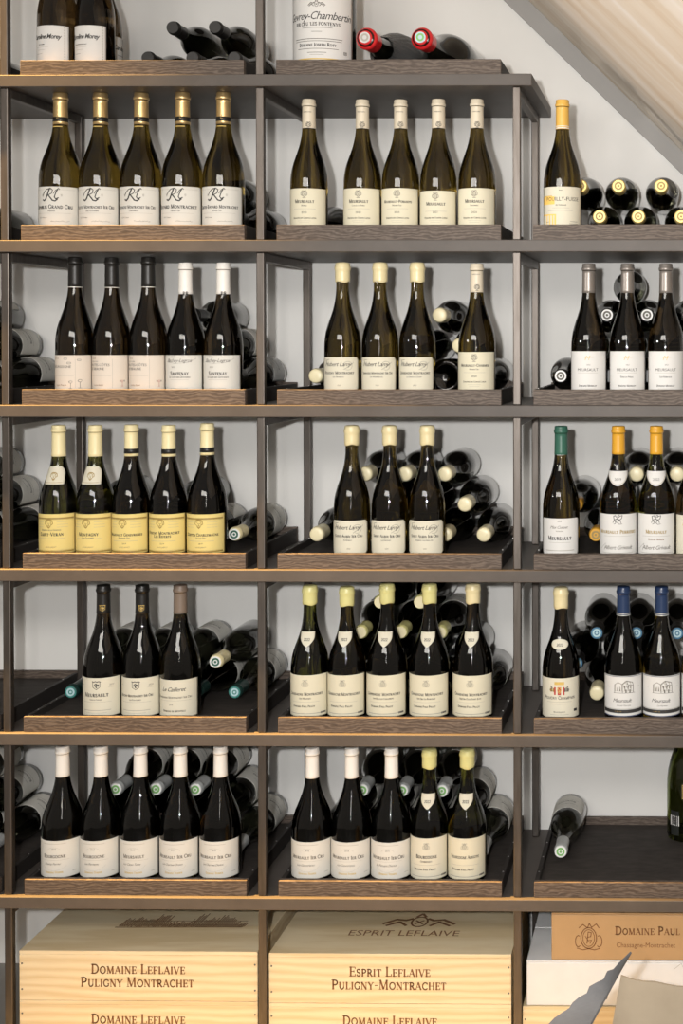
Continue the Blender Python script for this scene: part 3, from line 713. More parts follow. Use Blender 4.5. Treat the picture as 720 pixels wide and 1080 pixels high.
def S_griv(k):
    pr = [('E', 'rider', 26 * mm, .081, 'ink', .0), ('S', ['Meursault Perrieres', 'Meursault'][k], 6.6 * mm, .049, 'ink_dgold', 0, .096 if k == 0 else .066), ('L', .034, .043, .0006, 'ink_pale'),
          ('I', 'Albert Grivault', 9 * mm, .013, 'ink_soft', 0, .092), ('P', [(-.046, .013), (-.030, .026), (-.034, .010)], .0005, 'ink_soft'), ('L', .040, .005, .0009, 'ink_pale')]
    if k: pr.append(('S', 'Clos du Murger', 3.6 * mm, .034, 'ink_brown', 0, .055))
    return dict(glass=['glass_olive', 'glass_green'][k], cap=('foil', 'foil_amber'), capz=.79, paper='paper_bright', lz=(0.0100, 0.1030), hw=1.36, print=pr,
        nl=dict(out=o_dip(.030), m='paper_bright', z=(.166, .199), print=[('P', [(a, b) for a, b in arc(0, .024, .021, .021, 185, 355, 12)], .0006, 'ink_dgold'), ('B', ['2019', '2022'][k], 5 * mm, .012, 'ink', 0, .018)]))
def S_bib(k):
    return dict(glass='glass_brown', cap=('foil', 'foil_ivory'), capz=.79, paper='paper_ivory', lz=(.008, .100), hw=1.34,
        print=[('E', 'crest', 5 * mm, .070, 'ink_gold', -.028), ('S', 'Meursault', 5 * mm, .022, 'ink_soft', -.004, .07), ('L', .030, .012, .0008, 'ink_pale')])
def S_lion(k):
    t = ['Meursault', 'Puligny Montrachet 1er Cru'][k]
    return dict(glass='glass_brown', cap=('foil', 'foil_black'), capz=.79, paper='paper_ivory', lz=(0.0100, 0.0980), hw=1.34,
        capprint=[('E', 'lion', 14 * mm, .295 * .855, 'ink_gold', .004)],
        print=[('E', 'lion', 19 * mm, .071, 'ink', .002), ('B', ['2017', '2020'][k], 3.4 * mm, .070, 'ink_soft', .036), ('L', .008, .066, .0006, 'ink_pale', .036), ('B', 'No', 2.4 * mm, .070, 'ink_soft', -.036), ('S', t, 7.5 * mm if k == 0 else 5.2 * mm, .045, 'ink', 0, .082), ('S', ['Vieilles Vignes', 'Les Folatieres'][k], 3 * mm, .037, 'ink_soft'), ('L', .036, .033, .0005, 'ink_pale'), ('L', .034, .014, .0012, 'ink_pale'), ('L', .024, .008, .0006, 'ink_pale')])
def S_caill(k):
    return dict(glass='glass_olive', cap=('foil', 'foil_taupe'), capz=.79, bands=[(.792, .797, 'ink_soft')], paper='paper_ivory', lz=(.008, .094), hw=1.32,
        print=[('I', 'Le Cailleret', 9.5 * mm, .060, 'ink', -.002, .072), ('S', 'Chassagne Montrachet 1er Cru', 4.2 * mm, .044, 'ink_soft', 0, .084), ('L', .040, .039, .0005, 'ink_pale'), ('B', '2018', 2.8 * mm, .028, 'ink_soft', -.006), ('S', 'Domaine de Montille', 4 * mm, .013, 'ink', 0, .070)])
def S_pillot(k):
    t = ['Chassagne Montrachet'] * 5 + ['Bourgogne', 'Bourgogne Aligoté'.replace('é', 'e')]
    sub = ['Les Mazures', None, '1er Cru Les Caillerets', '1er Cru La Romanée'.replace('é', 'e'), '1er Cru Clos Saint Jean', 'Chardonnay', None][k]
    pr = [('E', 'urn', 17 * mm, .077, 'ink_soft', .0), ('S', t[k], 5.6 * mm if k < 5 else 6.4 * mm, .049, 'ink', 0, .084 if k < 5 else .070), ('L', .034, .034, .0005, 'ink_pale'), ('S', 'Domaine Paul Pillot', 4 * mm, .022, 'ink', -.004, .066), ('L', .040, .0075, .0014, 'ink_pale'), ('L', .007, .0075, .004, 'ink_soft', .044)]
    if sub: pr.append(('S', sub, 3.4 * mm, .0405, 'ink', 0, .06))
    return dict(glass=['glass_green', 'glass_olive', 'glass_brown', 'glass_brown', 'glass_brown', 'glass_green', 'glass_green'][k], cap=('wax', 'wax_green' if k in (0, 1, 2, 3, 5, 6) else 'wax_cream'), capz=.865, paper='paper_cream' if k != 5 else 'paper_ivory', lz=(0.0110, 0.1060), hw=1.34, print=pr,
        nl=dict(out=o_shield(.0175), m='paper_ivory', z=(.168, .201), print=[('S', '2022', 4.6 * mm, .0135, 'ink', 0, .020)]))
def S_coat(k):
    return dict(glass='glass_brown', cap=('wax', 'wax_cream'), capz=.85, paper='paper_ivory', lz=(0.0100, 0.1010), hw=1.34,
        print=[('E', 'arms', 42 * mm, .066, 'ink_soft', 0), ('R', -.009, .009, .053, .071, 'ink_red'), ('E', 'crest', 15 * mm, .064, 'ink_gold', 0), ('R', -.010, .010, .076, .083, 'ink_gold'), ('R', -.021, -.013, .060, .068, 'ink_dgold'), ('R', .013, .021, .060, .068, 'ink_soft'),
               ('S', 'Puligny Champain', 6 * mm, .043, 'ink_soft', 0, .084), ('L', .030, .037, .0006, 'ink_pale'), ('L', .02, .032, .0006, 'ink_pale'), ('S', 'Mis en bouteille', 2.6 * mm, .013, 'ink_soft'), ('L', .022, .008, .0008, 'ink_pale'), ('R', .037, .045, .013, .019, 'ink')],
        nl=dict(out=o_oval(.0205), m='paper_ivory', z=(.164, .187), print=[('S', '2022', 4.6 * mm, .0075, 'ink_soft', 0, .020)]))
def S_house(k):
    return dict(glass=['glass_brown', 'glass_olive'][k % 2], cap=('foil', 'foil_navy'), capz=.79, bands=[(.786, .794, 'foil_silver'), (.800, .806, 'foil_silver')], paper='paper_bright', lz=(0.0140, 0.1070), hw=1.36,
        print=[('E', 'house', 46 * mm, .068, 'ink_soft', .004), ('E', 'house', 38 * mm, .070, 'ink_pale', .002), ('I', 'Meursault', 8.5 * mm, .033, 'ink', -.002, .064), ('I', ['Grands Charrons', 'Les Narvaux'][k % 2], 3.6 * mm, .024, 'ink_soft', .002), ('R', -.053, .053, .008, .016, 'ink'), ('L', .014, .012, .002, 'ink_dgold', -.004), ('P', [(-.053, .0175), (.053, .0175)], .001, 'ink_pale'),
               ('P', [(-.053, .0915), (.053, .0915)], .0012, 'ink_navy'), ('P', [(-.053, .0012), (.053, .0012)], .002, 'ink_navy'), ('L', .004, .067, .0006, 'ink_soft', -.036), ('L', .004, .067, .0006, 'ink_soft', .040)])
def S_tess(k):
    t = ['Bourgogne', 'Bourgogne', 'Meursault', 'Meursault 1er Cru', 'Meursault 1er Cru', 'Meursault 1er Cru', 'Meursault 1er Cru', 'Meursault 1er Cru'][k]
    sub = ['Champ Perrier', 'Les Perrieres', 'Les Casse-Tetes', 'Les Charmes Dessus', 'Les Charmes Dessus', 'Les Genevrieres', 'Les Genevrieres', 'Le Poruzot Dessus'][k]
    return dict(glass='glass_brown', cap=('foil', 'foil_white'), capz=.775, paper='paper_white', lz=(0.0110, 0.0960), hw=1.36,
        print=[('L', .026, .078, .0007, 'ink_pale'), ('B', ['2018', '2018', '2018', '2019', '2018', '2018', '2018', '2019'][k], 3.2 * mm, .064, 'ink_soft', .0), ('P', arc(0, .060, .016, .010, 20, 160, 9), .0004, 'ink_pale'), ('S', t, 6.6 * mm, .046, 'ink_soft', 0, .082), ('L', .034, .041, .0004, 'ink_pale'), ('I', sub, 5 * mm, .030, 'ink_soft', -.004, .05),
               ('S', 'Domaine Tessier', 4 * mm, .011, 'ink_gold', 0, .062), ('L', .005, .012, .001, 'ink_pale', .046), ('P', arc(.0, .035, .03, .018, 200, 340, 9), .0003, 'ink_pale')])

# ------------------------------------------------------------------ standing bottles: row, bay, list of (centre px, top px, width px, style, look), group
GROUPS = [
 (0, 0, [(60.5, -78, 41, S_sig(0)), (100.5, -78, 39.5, S_sig(1))], 'white-label bottle with black handwritten name', 'standing bottles on the top shelf'),
 (1, 0, [(61, 98, 44, S_gold(0)), (106.5, 98, 44, S_gold(1)), (149.5, 98, 44, S_gold(2)), (193, 97.5, 43, S_gold(3)), (236, 97.5, 43, S_gold(4))], 'gold-capped bottle with white monogram label', 'gold-capped bottles standing in a row'),
 (1, 1, [(326, 105, 38.6, S_crest(0)), (382.4, 105.5, 39.5, S_crest(1)), (422.6, 105.5, 39.5, S_crest(2)), (462.5, 105, 38.6, S_crest(3)), (503, 105, 39.3, S_crest(4))], 'cream-capped bottle with pale yellow crest label', 'cream-capped bottles standing in a row'),
 (1, 2, [(593, 105.5, 39.8, S_fuisse(0))], 'yellow-capped bottle with ivory and orange label', None),
 (2, 0, [(79.7, 271, 39.5, S_peach(0)), (118.3, 271.5, 39, S_peach(1)), (156.8, 271, 39, S_peach(2))], 'black-capped bottle with peach label', 'black-capped bottles standing in a row'),
 (2, 0, [(196, 277, 39.8, S_sant(0)), (235.8, 277, 39.8, S_sant(1))], 'white-capped bottle with white script label', 'white-capped bottles beside the black-capped ones'),
 (2, 1, [(361.5, 276.5, 38.5, S_lamy(0)), (401, 276.5, 38.5, S_lamy(1)), (440.2, 276.5, 38.5, S_lamy(2))], 'cream-waxed bottle with cut-corner script label', 'cream-waxed bottles standing in a row'),
 (2, 1, [(502.8, 278, 39, S_crest(5))], 'cream-capped bottle with pale yellow crest label, alone at right end', None),
 (2, 2, [(620.8, 278, 37.5, S_mich(0)), (661.5, 278, 37.8, S_mich(1)), (702, 278, 37.8, S_mich(2))], 'grey-capped bottle with plain white label', 'grey-capped bottles standing in a row'),
 (3, 0, [(60.4, 448, 39.2, S_jad(0)), (101, 448, 39, S_jad(1)), (139, 447.5, 39.3, S_jad(2)), (178.3, 448, 39.3, S_jad(3)), (218.8, 446, 41, S_jad(4))], 'ivory-capped bottle with deep yellow label', 'yellow-label bottles standing in a row'),
 (3, 1, [(371.2, 448, 38, S_lamy(3)), (411, 448, 38, S_lamy(4)), (450.6, 448, 38, S_lamy(5))], 'cream-waxed bottle with cut-corner script label', 'cream-waxed bottles standing in a row'),
 (3, 2, [(591.6, 449, 39, S_cuis(0))], 'green-capped bottle with white label', None),
 (3, 2, [(652, 449, 39.6, S_griv(0)), (692, 449, 39.3, S_griv(1))], 'amber-capped bottle with horse rider label', 'amber-capped bottles standing together'),
 (3, 2, [(732, 449, 39.3, S_bib(0))], 'bottle with cream label cut off by right picture edge', None),
 (4, 0, [(109.6, 616.5, 41, S_lion(0)), (150.5, 616.5, 41, S_lion(1))], 'black-capped bottle with lion shield label', 'black-capped bottles with a lion shield'),
 (4, 0, [(190.6, 616.5, 41, S_caill(0))], 'taupe-capped bottle with ivory script label', None),
 (4, 1, [(326, 616.5, 40, S_pillot(0)), (366, 618, 40, S_pillot(1)), (408.3, 615, 42.5, S_pillot(2)), (453, 615, 42, S_pillot(3)), (498.8, 615, 42.5, S_pillot(4))], 'cream-waxed bottle with shield on shoulder', 'waxed bottles with a shield, standing in a row'),
 (4, 2, [(591.4, 618.5, 39.3, S_coat(0))], 'cream-waxed bottle with red coat of arms label', None),
 (4, 2, [(657.3, 618, 40, S_house(0)), (697.5, 618, 40, S_house(1)), (738, 618, 40, S_house(2))], 'navy-capped bottle with house drawing label', 'navy-capped bottles standing in a row'),
 (5, 0, [(65, 786.5, 42.5, S_tess(0)), (107, 786.5, 42, S_tess(1)), (148.6, 786.5, 42, S_tess(2)), (190.5, 786.5, 42, S_tess(3)), (232.8, 786.5, 42.5, S_tess(4))], 'white-capped bottle with white label', 'white-capped bottles standing in a row'),
 (5, 1, [(328.8, 788, 43, S_tess(5)), (371, 788, 42.5, S_tess(6)), (413, 788, 42.5, S_tess(7))], 'white-capped bottle with white label', 'white-capped bottles standing in a row'),
 (5, 1, [(453, 789, 40, S_pillot(5)), (492.8, 789, 40.5, S_pillot(6))], 'yellow-green-waxed bottle with shield on shoulder', 'green-waxed bottles beside the white-capped ones'),
]
YF = TD0 + .016 + .0022                       # the inner face of the tray front
for row, bay, lst, look, grp in GROUPS:
    n = len(lst)
    fl = tray_floor(row) + .0004
    for j, (px, py, wpx, sty) in enumerate(lst):
        y = YF + wpx / 2 / 459
        R = wpx / 2 / (F / (3 + y))
        yc = YF + R
        top = at(px, py, yc)
        x = at(px, (py + 120) if py > 0 else 40, yc).x
        x = min(max(x, TX(bay) + .0125 + R), TX(bay) + TW + (.10 if bay == 2 else -.0125) - R)
        wax = .004 if sty['cap'][0] == 'wax' else .0018
        H = max(.27, min(.325, top.z - fl - wax))
        H = round(H, 4); R = round(min(R, .0472), 4)
        if n == 1: lab = '%s, %s of %s' % (look, SHELF[row], BAY[bay])
        else:
            o = ORD[j] if not (j == n - 1 and n > 1) else 'rightmost'
            if n == 3 and j == 1: o = 'middle one'
            if n == 2: o = ['left one', 'right one'][j]
            lab = '%s, %s of %s, %s, %s' % (look, o, ['', '', 'two', 'three', 'four', 'five'][n], SHELF[row], BAY[bay])
        standing('wine_bottle', (x, yc, fl), H, R, sty, lab, grp and grp + ', %s of %s' % (SHELF[row], BAY[bay]))
# third bottle at the top left, standing behind the handwritten labels
s = S_sig(1); s['ang'] = 1.9
standing('wine_bottle', (at(109.5, 40, .165).x, .165, tray_floor(0) + .0004), .300, .0412, s, 'dark bottle standing half hidden behind two handwritten white labels, top shelf', None)
# the big bottle on the top shelf
big = dict(glass='glass_dark', cap=('foil', 'foil_red'), neck=.0215, paper='paper_bright', lz=(.004, .215), hw=1.30,
    print=[('I', 'Gevrey-Chambertin', 19 * mm, .106, 'ink', 0, .168), ('S', "1ER CRU 'LES FONTENYS'", 6 * mm, .092, 'ink', 0, .120), ('L', .036, .087, .0009, 'ink_soft'), ('L', .012, .078, .001, 'ink_soft'), ('E', 'lions', 22 * mm, .140, 'ink_soft'), ('L', .060, .062, .0014, 'ink_soft'), ('L', .058, .057, .0012, 'ink_soft'), ('S', 'Domaine Joseph Roty', 6 * mm, .045, 'ink', 0, .11), ('L', .05, .0395, .0012, 'ink_soft'), ('L', .022, .031, .0012, 'ink_soft'), ('L', .016, .026, .001, 'ink_pale'), ('S', '300', 6 * mm, .029, 'ink_soft', .068), ('R', -.092, .092, .0150, .0178, 'ink_gold')])
Rb = .0712
standing('large_wine_bottle', (at(342.5, 40, YF + Rb).x, YF + Rb, tray_floor(0) + .0004), .480, Rb, big, 'huge wine bottle with tall white script label, top shelf of middle bay', None)

# sparkling wine bottle at the right
def champagne():
    H, R = .318, .0475
    p = [(0, .012), (.02, .010), (.032, .002), (.040, 0), (.0455, .004), (R, .014), (R, .13), (R * .985, .150), (R * .93, .172), (R * .82, .195), (R * .66, .217), (R * .50, .235), (R * .40, .250), (.0165, .268), (.0152, .290), (.0152, .3), (.017, .302), (.017, .310), (.0145, .312), (.0145, H), (0, H)]
    b = empty('sparkling_wine_bottle', (at(723, 850, .335).x, .335, tray_floor(5) + .0004), 'dark green sparkling wine bottle with gold foil at right picture edge, sixth shelf', 'wine bottle')
    link('glass_body', mesh('glass_body', *lathe(p, 48), 'glass_champ', True), b)
    q = [(.0200, .248), (.0205, .250), (.0172, .268), (.0160, .290), (.0160, .3), (.0180, .302), (.0180, .311), (.0172, .318), (.012, .3215), (0, .322)]
    link('gold_foil', mesh('gold_foil', *lathe(q, 40), 'foil_champ', True), b)
    pp = [(R, 0)] * 3 + [(R, 0), (R, .13), (R * .985, .150), (R * .93, .172), (R * .82, .195), (R * .66, .217), (0, .218)]
    L = link('barcode_label', wrap('barcode_label', pp, lambda v: .0115, 0, 'label_black', zs=(.018, .078), ang=-.62, n=10), b)
    vs, fs = [], []
    ribbon(vs, fs, .024, [(-.0085, .036), (-.003, .036), (.003, .036), (.0085, .036)])
    link('barcode_patch', wrapprint('barcode_patch', pp, vs, fs, .018, 'paper_bright', .0009, -.62), L)
    vs, fs = [], []
    for i in range(15):
        w = [.0006, .001, .0014][i * 7 % 3]; v = .027 + i * .00125
        ribbon(vs, fs, w, [(-.0065, v), (.0065, v)])
    link('barcode', wrapprint('barcode', pp, vs, fs, .018, 'ink', .0011, -.62), L)
    G = link('front_label', wrap('front_label', pp, o_rect(.024, .05, .01), 0, 'label_black', zs=(.105, .150), ang=.25, n=14), b)
    vs, fs = [], []
    ribbon(vs, fs, .0015, [(-.021, .006), (.021, .006), (.021, .040), (-.021, .040), (-.021, .006)])
    link('label_border', wrapprint('label_border', pp, vs, fs, .105, 'ink_gold', .0009, .25), G)
mat('glass_champ', (.11, .14, .025), .0, trans=1, ior=1.46)
mat('foil_champ', (.75, .42, .10), .3, metal=.6)
mat('label_black', (.02, .022, .02), .4)
champagne()

# ------------------------------------------------------------------ lying bottles: (row, bay): [(tip px, layer, tip kind, label paper, roll, yaw)]
YT = .1225
def row_of(*xs, layer=0, tip='black', lab=None, roll=0): return [(x, layer, tip, lab, roll, 0) for x in xs]
W_, G_ = 'paper_white', 'paper_grey'
up_r = pi - .9
LY = {
 (0, -1): row_of(-46, tip='black'),
 (0, 0): row_of(156, 203, 247) + row_of(182, 227, layer=1),
 (1, -1): row_of(-44),
 (1, 0): row_of(203, 246) + row_of(225, layer=1),
 (1, 1): row_of(332),
 (1, 2): row_of(632, 673, 718, tip='gold') + row_of(612, 652, 697, layer=1, tip='gold'),
 (2, -1): row_of(-13, -56, lab=W_, roll=up_r) + row_of(-34, -76, layer=1, lab=W_, roll=up_r) + row_of(-55, layer=2, lab=W_, roll=pi),
 (2, 0): row_of(161, 204, 246, lab=G_, roll=up_r) + row_of(182, 225, layer=1, lab=W_, roll=up_r) + row_of(203, layer=2, lab=None),
 (2, 1): row_of(332.5, tip='cream') + row_of(508) + row_of(484, layer=1, tip='cream') + row_of(463, layer=2, tip='cream') + row_of(420, tip='cream') + row_of(441, layer=1, tip='cream'),
 (2, 2): row_of(591, tip='silver') + row_of(642, 682) + row_of(620, 662, 703, layer=1, tip='silver') + row_of(640, 682, 726, layer=2, tip='silver') + row_of(661, layer=3, tip='silver'),
 (3, -1): row_of(-13, -56, lab=W_, roll=up_r) + row_of(-34, -76, layer=1, lab=W_, roll=up_r) + row_of(-55, layer=2, lab=W_, roll=up_r),
 (3, 0): [(247, 0, 'ring', W_, up_r, 0), (203, 0, 'ring', W_, pi, 0)] + row_of(75, 118, 160, tip='ring') + row_of(97, 181, layer=1, tip='ring'),
 (3, 1): row_of(333.6, 385, 427, 469, 510, tip='cream') + row_of(406, 448, 490, layer=1, tip='cream') + row_of(385, 427, 469, layer=2, tip='cream'),
 (3, 2): row_of(628, 672, tip='yellow') + row_of(607, 650, 692, layer=1, tip='yellow') + row_of(671, 714, layer=2, tip='cream') + row_of(716, tip='cream'),
 (4, 0): row_of(75, 120, 165, 206, 247, tip='teal', lab=W_, roll=up_r) + row_of(97, 142, 185, layer=1, tip='teal', lab=W_, roll=pi) + row_of(227, layer=1, tip='ring'),
 (4, 1): row_of(380, 422, 464, 506, tip='cream', lab=W_, roll=0) + row_of(359, 401, 443, 485, layer=1, tip='cream') + row_of(380, 422, 464, layer=2, tip='pale', lab=W_, roll=2.6) + row_of(401, 443, layer=3, tip='pale'),
 (4, 2): row_of(629, tip='cream') + row_of(671, 714, tip='blue') + row_of(608, 650, 692, layer=1, tip='blue') + row_of(629, 671, 714, layer=2, tip='blue'),
 (5, -1): row_of(-13, -56, tip='green', lab=W_, roll=up_r) + row_of(-34, -76, layer=1, tip='green', lab=W_, roll=up_r) + row_of(-55, layer=2, tip='green', lab=W_, roll=up_r),
 (5, 0): row_of(80, 122, 163, 205, 247, tip='green', lab=W_, roll=up_r) + row_of(101, 143, 184, 226, layer=1, tip='green', lab=W_, roll=up_r) + row_of(122, 164, 206, layer=2, tip='green', lab=W_, roll=up_r),
 (5, 1): row_of(340, 382, 424, 466, 508, tip='green', lab=W_, roll=up_r) + row_of(361, 403, 445, 487, layer=1, tip='green', lab=W_, roll=up_r) + row_of(382, 424, 466, layer=2, tip='green', lab=W_, roll=up_r),
 (5, 2): [(591, 0, 'green', W_, pi, .0)],
}
LAYER = ['bottom', 'second', 'third', 'fourth']
STEP = .0712
for (row, bay), lst in LY.items():
    fl = tray_floor(row)
    lay = {}
    for it in lst: lay.setdefault(it[1], []).append(it)
    for k, its in lay.items():
        its.sort(key=lambda q: q[0]); n = len(its)
        for j, (px, layer, tip, lab, roll, yaw) in enumerate(its):
            z = fl + LR + .0016 + layer * STEP
            zpx = 359 - z * F / (3 + YT)
            x = at(px, zpx, YT).x
            if n == 1: o = 'only one'
            else: o = 'rightmost' if j == n - 1 else ORD[j]
            if bay == -1: where = '%s beyond far left post' % SHELF[row]
            else: where = '%s %s' % (SHELF[row], BAY[bay])
            if len(lst) == 1: label = '%s bottle lying alone behind the front row, %s' % (TIPWORD[tip], where)
            else: label = '%s bottle lying in %s layer, %s, %s' % (TIPWORD[tip], LAYER[layer], o, where)
            if (row, bay) == (5, 2): label = 'single bottle with grey-green tip lying in the almost empty tray, sixth shelf right bay'
            rr = roll + random.uniform(-.25, .25)
            y = YT + LH + .0024 + random.uniform(-.004, .001)
            g = 'bottles lying on the %s of the %s' % (SHELF[row], BAY[bay]) if len(lst) > 1 else None
            put_lying((x, y, z), yaw, rr, tip, lab, label, g)
# a bottle lying the other way round, its base towards us
z = tray_floor(2) + LR + .0003
put_lying((at(469.5, 396, .12).x, .121, z), 0, 0, 'cream', None, 'bottle lying with round base towards us, left of single crest-label bottle, third shelf middle bay', None, True)
# two large red-waxed bottles on the top shelf
def big_lying(px, yaw, label, tissue):
    H, R = .386, .0595
    p = burgundy(H, R, .0200)
    tip = at(px, 44, .012)
    dy = math.cos(yaw) * H
    x = tip.x + math.sin(yaw) * H
    b = empty('large_lying_wine_bottle', (x, .012 + dy, tray_floor(0) + R + .004), label, 'wine bottle', 'red-capped bottles lying on the top shelf')
    b.rotation_euler = (Matrix.Rotation(-yaw, 4, 'Z') @ Matrix.Rotation(pi / 2, 4, 'X')).to_euler()
    link('glass_body', mesh('glass_body', *lathe(p, 48), 'glass_dark', True), b)
    c = link('capsule', capsule_mesh('capsule', p, H, 'wax', 'foil_red', H * .86), b)
    vs, fs = disc(.0125, H + .0046); link('capsule_disc', mesh('capsule_disc', vs, fs, ['cap_mint', 'paper_grey'][tissue]), c)
    vs, fs = disc(.009, H + .0050, 24, .005); link('capsule_print', mesh('capsule_print', vs, fs, ['cap_green', 'ink_pale'][tissue]), c)
    if tissue:
        r_ = random.Random(3); vs, fs = [], []
        n, mz = 48, 14
        for j in range(mz):
            z = .02 + (.70 * H - .02) * j / (mz - 1)
            for i in range(n):
                a = 2 * pi * i / n; rr = rad(p, z) + .0008 + r_.uniform(0, .0022) * (.4 + j / mz)
                vs.append((rr * math.cos(a), rr * math.sin(a), z))
        for j in range(mz - 1):
            for i in range(n):
                k = (i + 1) % n; fs.append((j * n + i, j * n + k, (j + 1) * n + k, (j + 1) * n + i))
        link('tissue_wrap', mesh('tissue_wrap', vs, fs, 'tissue'), b)
big_lying(385, .10, 'large red-capped bottle in crinkled clear wrap lying beside the huge bottle, top shelf', 1)
big_lying(443.5, .10, 'large red-capped bottle without wrap, lying nearest the end of top shelf', 0)

# ------------------------------------------------------------------ crates and cartons under the shelves
def flatprint(name, vs, fs, m, plane, o):
    """2-D print on a front ('f') or top ('t') face at origin o"""
    out = [(o[0] + u, o[1], o[2] + v) if plane == 'f' else (o[0] + u, o[1] + v, o[2]) for u, v in vs]
    return mesh(name, out, fs, m)
def crate(x0, x1, zt, h, y0, dep, front, top, label, group, mirror=1):
    b = empty('wine_crate', ((x0 + x1) / 2, y0 + dep / 2, zt - h), label, 'wooden crate', group)
    W = x1 - x0; hw = W / 2; hd = dep / 2; t = .010
    link('end_panel', boxmesh('end_panel', [(-hw, hw, -hd, -hd + t, 0, h - .0092)], 'pine', .0008), b)
    link('end_panel', boxmesh('end_panel', [(-hw, hw, hd - t, hd, 0, h - .0092)], 'pine', .0008), b)
    for sgn in (-1, 1):
        xa = -hw if sgn < 0 else hw - t
        link('side_panel', boxmesh('side_panel', [(xa, xa + t, -hd + t + .0003, hd - t - .0003, 0, h - .0092)], 'pine', .0006), b)
    link('bottom_panel', boxmesh('bottom_panel', [(-hw + t + .0003, hw - t - .0003, -hd + t + .0003, hd - t - .0003, 0.0, .008)], 'pine', 0), b)
    lid = link('lid', boxmesh('lid', [(-hw, hw, -hd, hd, h - .009, h - .0004)], 'pine', .0008), b)
    fp = b.children[0]
    for (k, c), (vs, fs) in typeset(front).items(): link(k, flatprint(k, vs, fs, c, 'f', (0, -hd - .0004, 0)), fp)
    for (k, c), (vs, fs) in typeset(top).items():
        link(k, flatprint(k, vs, fs, c, 't', (0, -hd, h - .0001)), lid)
    for sx_ in (-1, 1):
        for zz in (.025, h - .03):
            vs, fs = lathe([(0, 0), (.0022, 0), (.002, .0008), (0, .001)], 10)
            link('nail_head', mesh('nail_head', [(sx_ * (hw - .006) + a, -hd - z, zz + c_) for a, c_, z in vs], fs, 'ink_soft'), fp)
    return b
YC = .022
xl0, xl1 = at(20.5, 1040, YC).x, at(271.5, 1040, YC).x
xm0, xm1 = at(283.5, 1040, YC).x, at(539, 1040, YC).x
tz = lambda h: h
def big2(a, bq, w=.16): return [('S', a, .0175, .062, 'ink_brown', .0, .40), ('S', bq, .0175, .032, 'ink_brown', -.002, .40)]
crate(xl0, xl1, ct.z, CR_H - .0005, YC, .335, big2('Domaine Leflaive', 'Puligny Montrachet'), [('E', 'chateau', .125, .165, 'ink_brown', .055)], 'pine wine crate with château print on lid, topmost of left stack', 'pine crates on the floor')
crate(xl0, xl1, ct.z - CR_H, CR_H - .0005, YC, .335, big2('Domaine Leflaive', 'Puligny Montrachet'), [], 'lower pine wine crate of left stack, cut off by picture bottom', 'pine crates on the floor')
ctm = ct.z - .0025
crate(xm0, xm1, ctm, CR_H - .0005, YC, .335, big2('Esprit Leflaive', 'Puligny-Montrachet'), [('E', 'lions', .095, .165, 'ink_brown', .035), ('B', 'ESPRIT LEFLAIVE', .028, .092, 'ink_brown', .01, .26)], 'pine wine crate with lion crest on lid, topmost of middle stack', 'pine crates on the floor')
FLOOR2 = ctm - CR_H
crate(xm0, xm1, FLOOR2, FLOOR2 - FLOOR - .0005, YC, .335, big2('Domaine Leflaive', 'Puligny Montrachet'), [], 'lower pine wine crate of middle stack, cut off by picture bottom', 'pine crates on the floor')
# right: pine crate, white carton, tan carton
wc0 = at(555, 1040, YC); wcb = at(600, 1061.5, YC).z; wct = at(600, 1014, YC).z
xr0 = at(551, 1060, YC).x
crate(xr0, xr0 + .52, wcb, wcb - FLOOR, YC, .335, [], [], 'pine crate under the white carton, behind the torn cardboard flap', None)
def carton(name, x0, x1, y0, y1, z0, z1, m, label):
    b = empty(name, ((x0 + x1) / 2, (y0 + y1) / 2, z0), label, 'cardboard box')
    hw, hd, h = (x1 - x0) / 2, (y1 - y0) / 2, z1 - z0
    body = link('box_body', boxmesh('box_body', [(-hw, hw, -hd, hd, 0, h - .0035)], m, .0025), b)
    link('top_flap', boxmesh('top_flap', [(-hw, hw, -hd, -.0015, h - .0033, h)], m, .0012), b)
    link('top_flap', boxmesh('top_flap', [(-hw, hw, .0015, hd, h - .0033, h)], m, .0012), b)
    return b, body, hw, hd, h
b, body, hw, hd, h = carton('white_carton', wc0.x, wc0.x + .52, YC + .003, YC + .345, wcb + .0003, wct, 'card_white', 'white cardboard box with grey flat top, lying on the pine crate at right')
for (k, c), (vs, fs) in typeset([('B', 'CO', .011, .014, 'ink_soft', -.088), ('P', [(.075, .085), (.092, .098), (.10, .082)], .0008, 'ink_pale')]).items():
    link(k, flatprint(k, vs, fs, c, 'f', (0, -hd - .0004, 0)), body)
tx0 = at(581, 990, YC).x; tzt = at(600, 964, YC).z
b, body, hw, hd, h = carton('tan_carton', tx0, tx0 + .485, YC + .006, YC + .33, wct + .0003, tzt, 'card_tan', 'tan cardboard wine box with printed emblem, lying on top of the white carton')
o_u = -hw
for (k, c), (vs, fs) in typeset([('E', 'urn', .066, .054, 'ink_brown', o_u + .085), ('S', 'Domaine Paul Pillot', .0150, .059, 'ink_brown', o_u + .256, .250), ('B', 'Chassagne-Montrachet', .0112, .030, 'ink_brown', o_u + .215, .134)]).items():
    link(k, flatprint(k, vs, fs, c, 'f', (0, -hd - .0004, 0)), body)

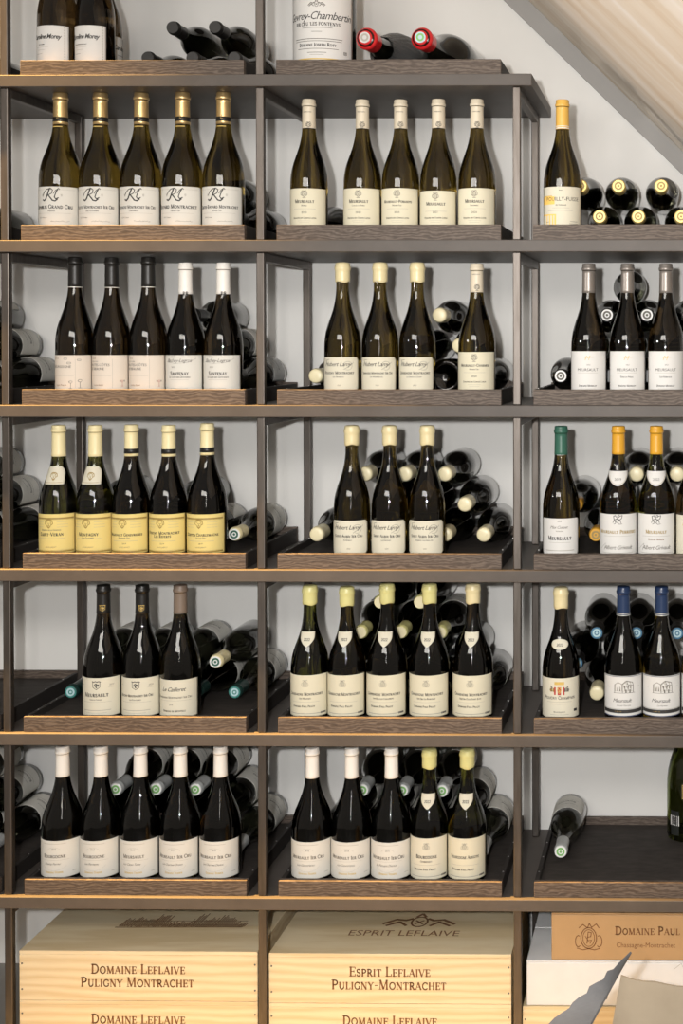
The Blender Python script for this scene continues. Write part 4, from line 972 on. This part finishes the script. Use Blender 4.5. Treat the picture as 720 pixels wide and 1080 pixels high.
# opened carton in the foreground
yb, yn = -.60, -.93
pE, pF = at(655, 1025, yb), at(735, 1039, yb)
zt = at(690, 1092, yb).z
xL = at(640, 1060, yb).x; xR = xL + .36
b = empty('open_carton', ((xL + xR) / 2, (yb + yn) / 2, FLOOR), 'opened brown cardboard box with torn grey flap, in the right foreground', 'cardboard box')
ox, oy, oz = b.location
tk = .005
def sheet(name, quad, n, m, jag=0, seed=1):
    """a sheet of corrugated board: quad corners, its own thickness along n, torn along its far edge"""
    r_ = random.Random(seed); N = 16
    A, B, Cc, D = [Vector(q) for q in quad]     # A-B hinge edge, D-C free edge
    vs, fs = [], []
    nn = Vector(n).normalized() * tk
    fr = []
    for i in range(N + 1):
        f = i / N
        h_ = A.lerp(B, f); g = D.lerp(Cc, f); j = r_.uniform(-1, .3) * jag if 0 < i < N else 0
        g = g + (g - h_).normalized() * j
        for k in range(5): vs.append(h_.lerp(g, k / 4) - Vector((ox, oy, oz)))
    M0 = len(vs); vs += [v + nn for v in list(vs)]
    for i in range(N):
        for k in range(4):
            a = i * 5 + k; fs.append((a, a + 1, a + 6, a + 5)); fs.append((M0 + a, M0 + a + 5, M0 + a + 6, M0 + a + 1))
    ed = [k for k in range(4)] + [i * 5 + 4 for i in range(N)] + [N * 5 + 4 - k for k in range(4)] + [(N - i) * 5 for i in range(N)]
    for a, c2 in zip(ed, ed[1:] + ed[:1]): fs.append((a, c2, M0 + c2, M0 + a))
    return mesh(name, vs, fs, m)
link('side_panel', sheet('side_panel', [(xL, yn, FLOOR), (xL, yb, FLOOR), (xL, yb, zt), (xL, yn, zt)], (1, 0, 0), 'card_kraft'), b)
link('side_panel', sheet('side_panel', [(xR, yn, FLOOR), (xR, yb, FLOOR), (xR, yb, zt), (xR, yn, zt)], (-1, 0, 0), 'card_kraft'), b)
link('back_panel', sheet('back_panel', [(xL + .006, yb, FLOOR), (xR - .006, yb, FLOOR), (xR - .006, yb, zt), (xL + .006, yb, zt)], (0, -1, 0), 'card_kraft'), b)
link('front_panel', sheet('front_panel', [(xL + .006, yn, FLOOR), (xR - .006, yn, FLOOR), (xR - .006, yn, zt), (xL + .006, yn, zt)], (0, 1, 0), 'card_kraft'), b)
link('bottom_panel', sheet('bottom_panel', [(xL + .006, yn + .006, FLOOR + .001), (xR - .006, yn + .006, FLOOR + .001), (xR - .006, yb - .006, FLOOR + .001), (xL + .006, yb - .006, FLOOR + .001)], (0, 0, 1), 'card_kraft'), b)
zf = pE.z
link('back_flap', sheet('back_flap', [(xL + .006, yb, zt + .001), (xR - .006, yb, zt + .001), (xR - .01, yb - .01, at(720, 1040, yb).z - .02), (pE.x, yb - .01, pE.z)], (0, -1, 0), 'card_kraft', .006, 4), b)
fA, fD = at(666, 1005, yb - .02), at(566, 1092, yb - .12)
fo = link('torn_flap', sheet('torn_flap', [at(655, 1024, yb - .02), at(618, 1092, yb - .12), fD, fA], (-.3, -.3, .5), 'card_grey', .006, 9), b)
fo['label'] = 'torn grey flap'
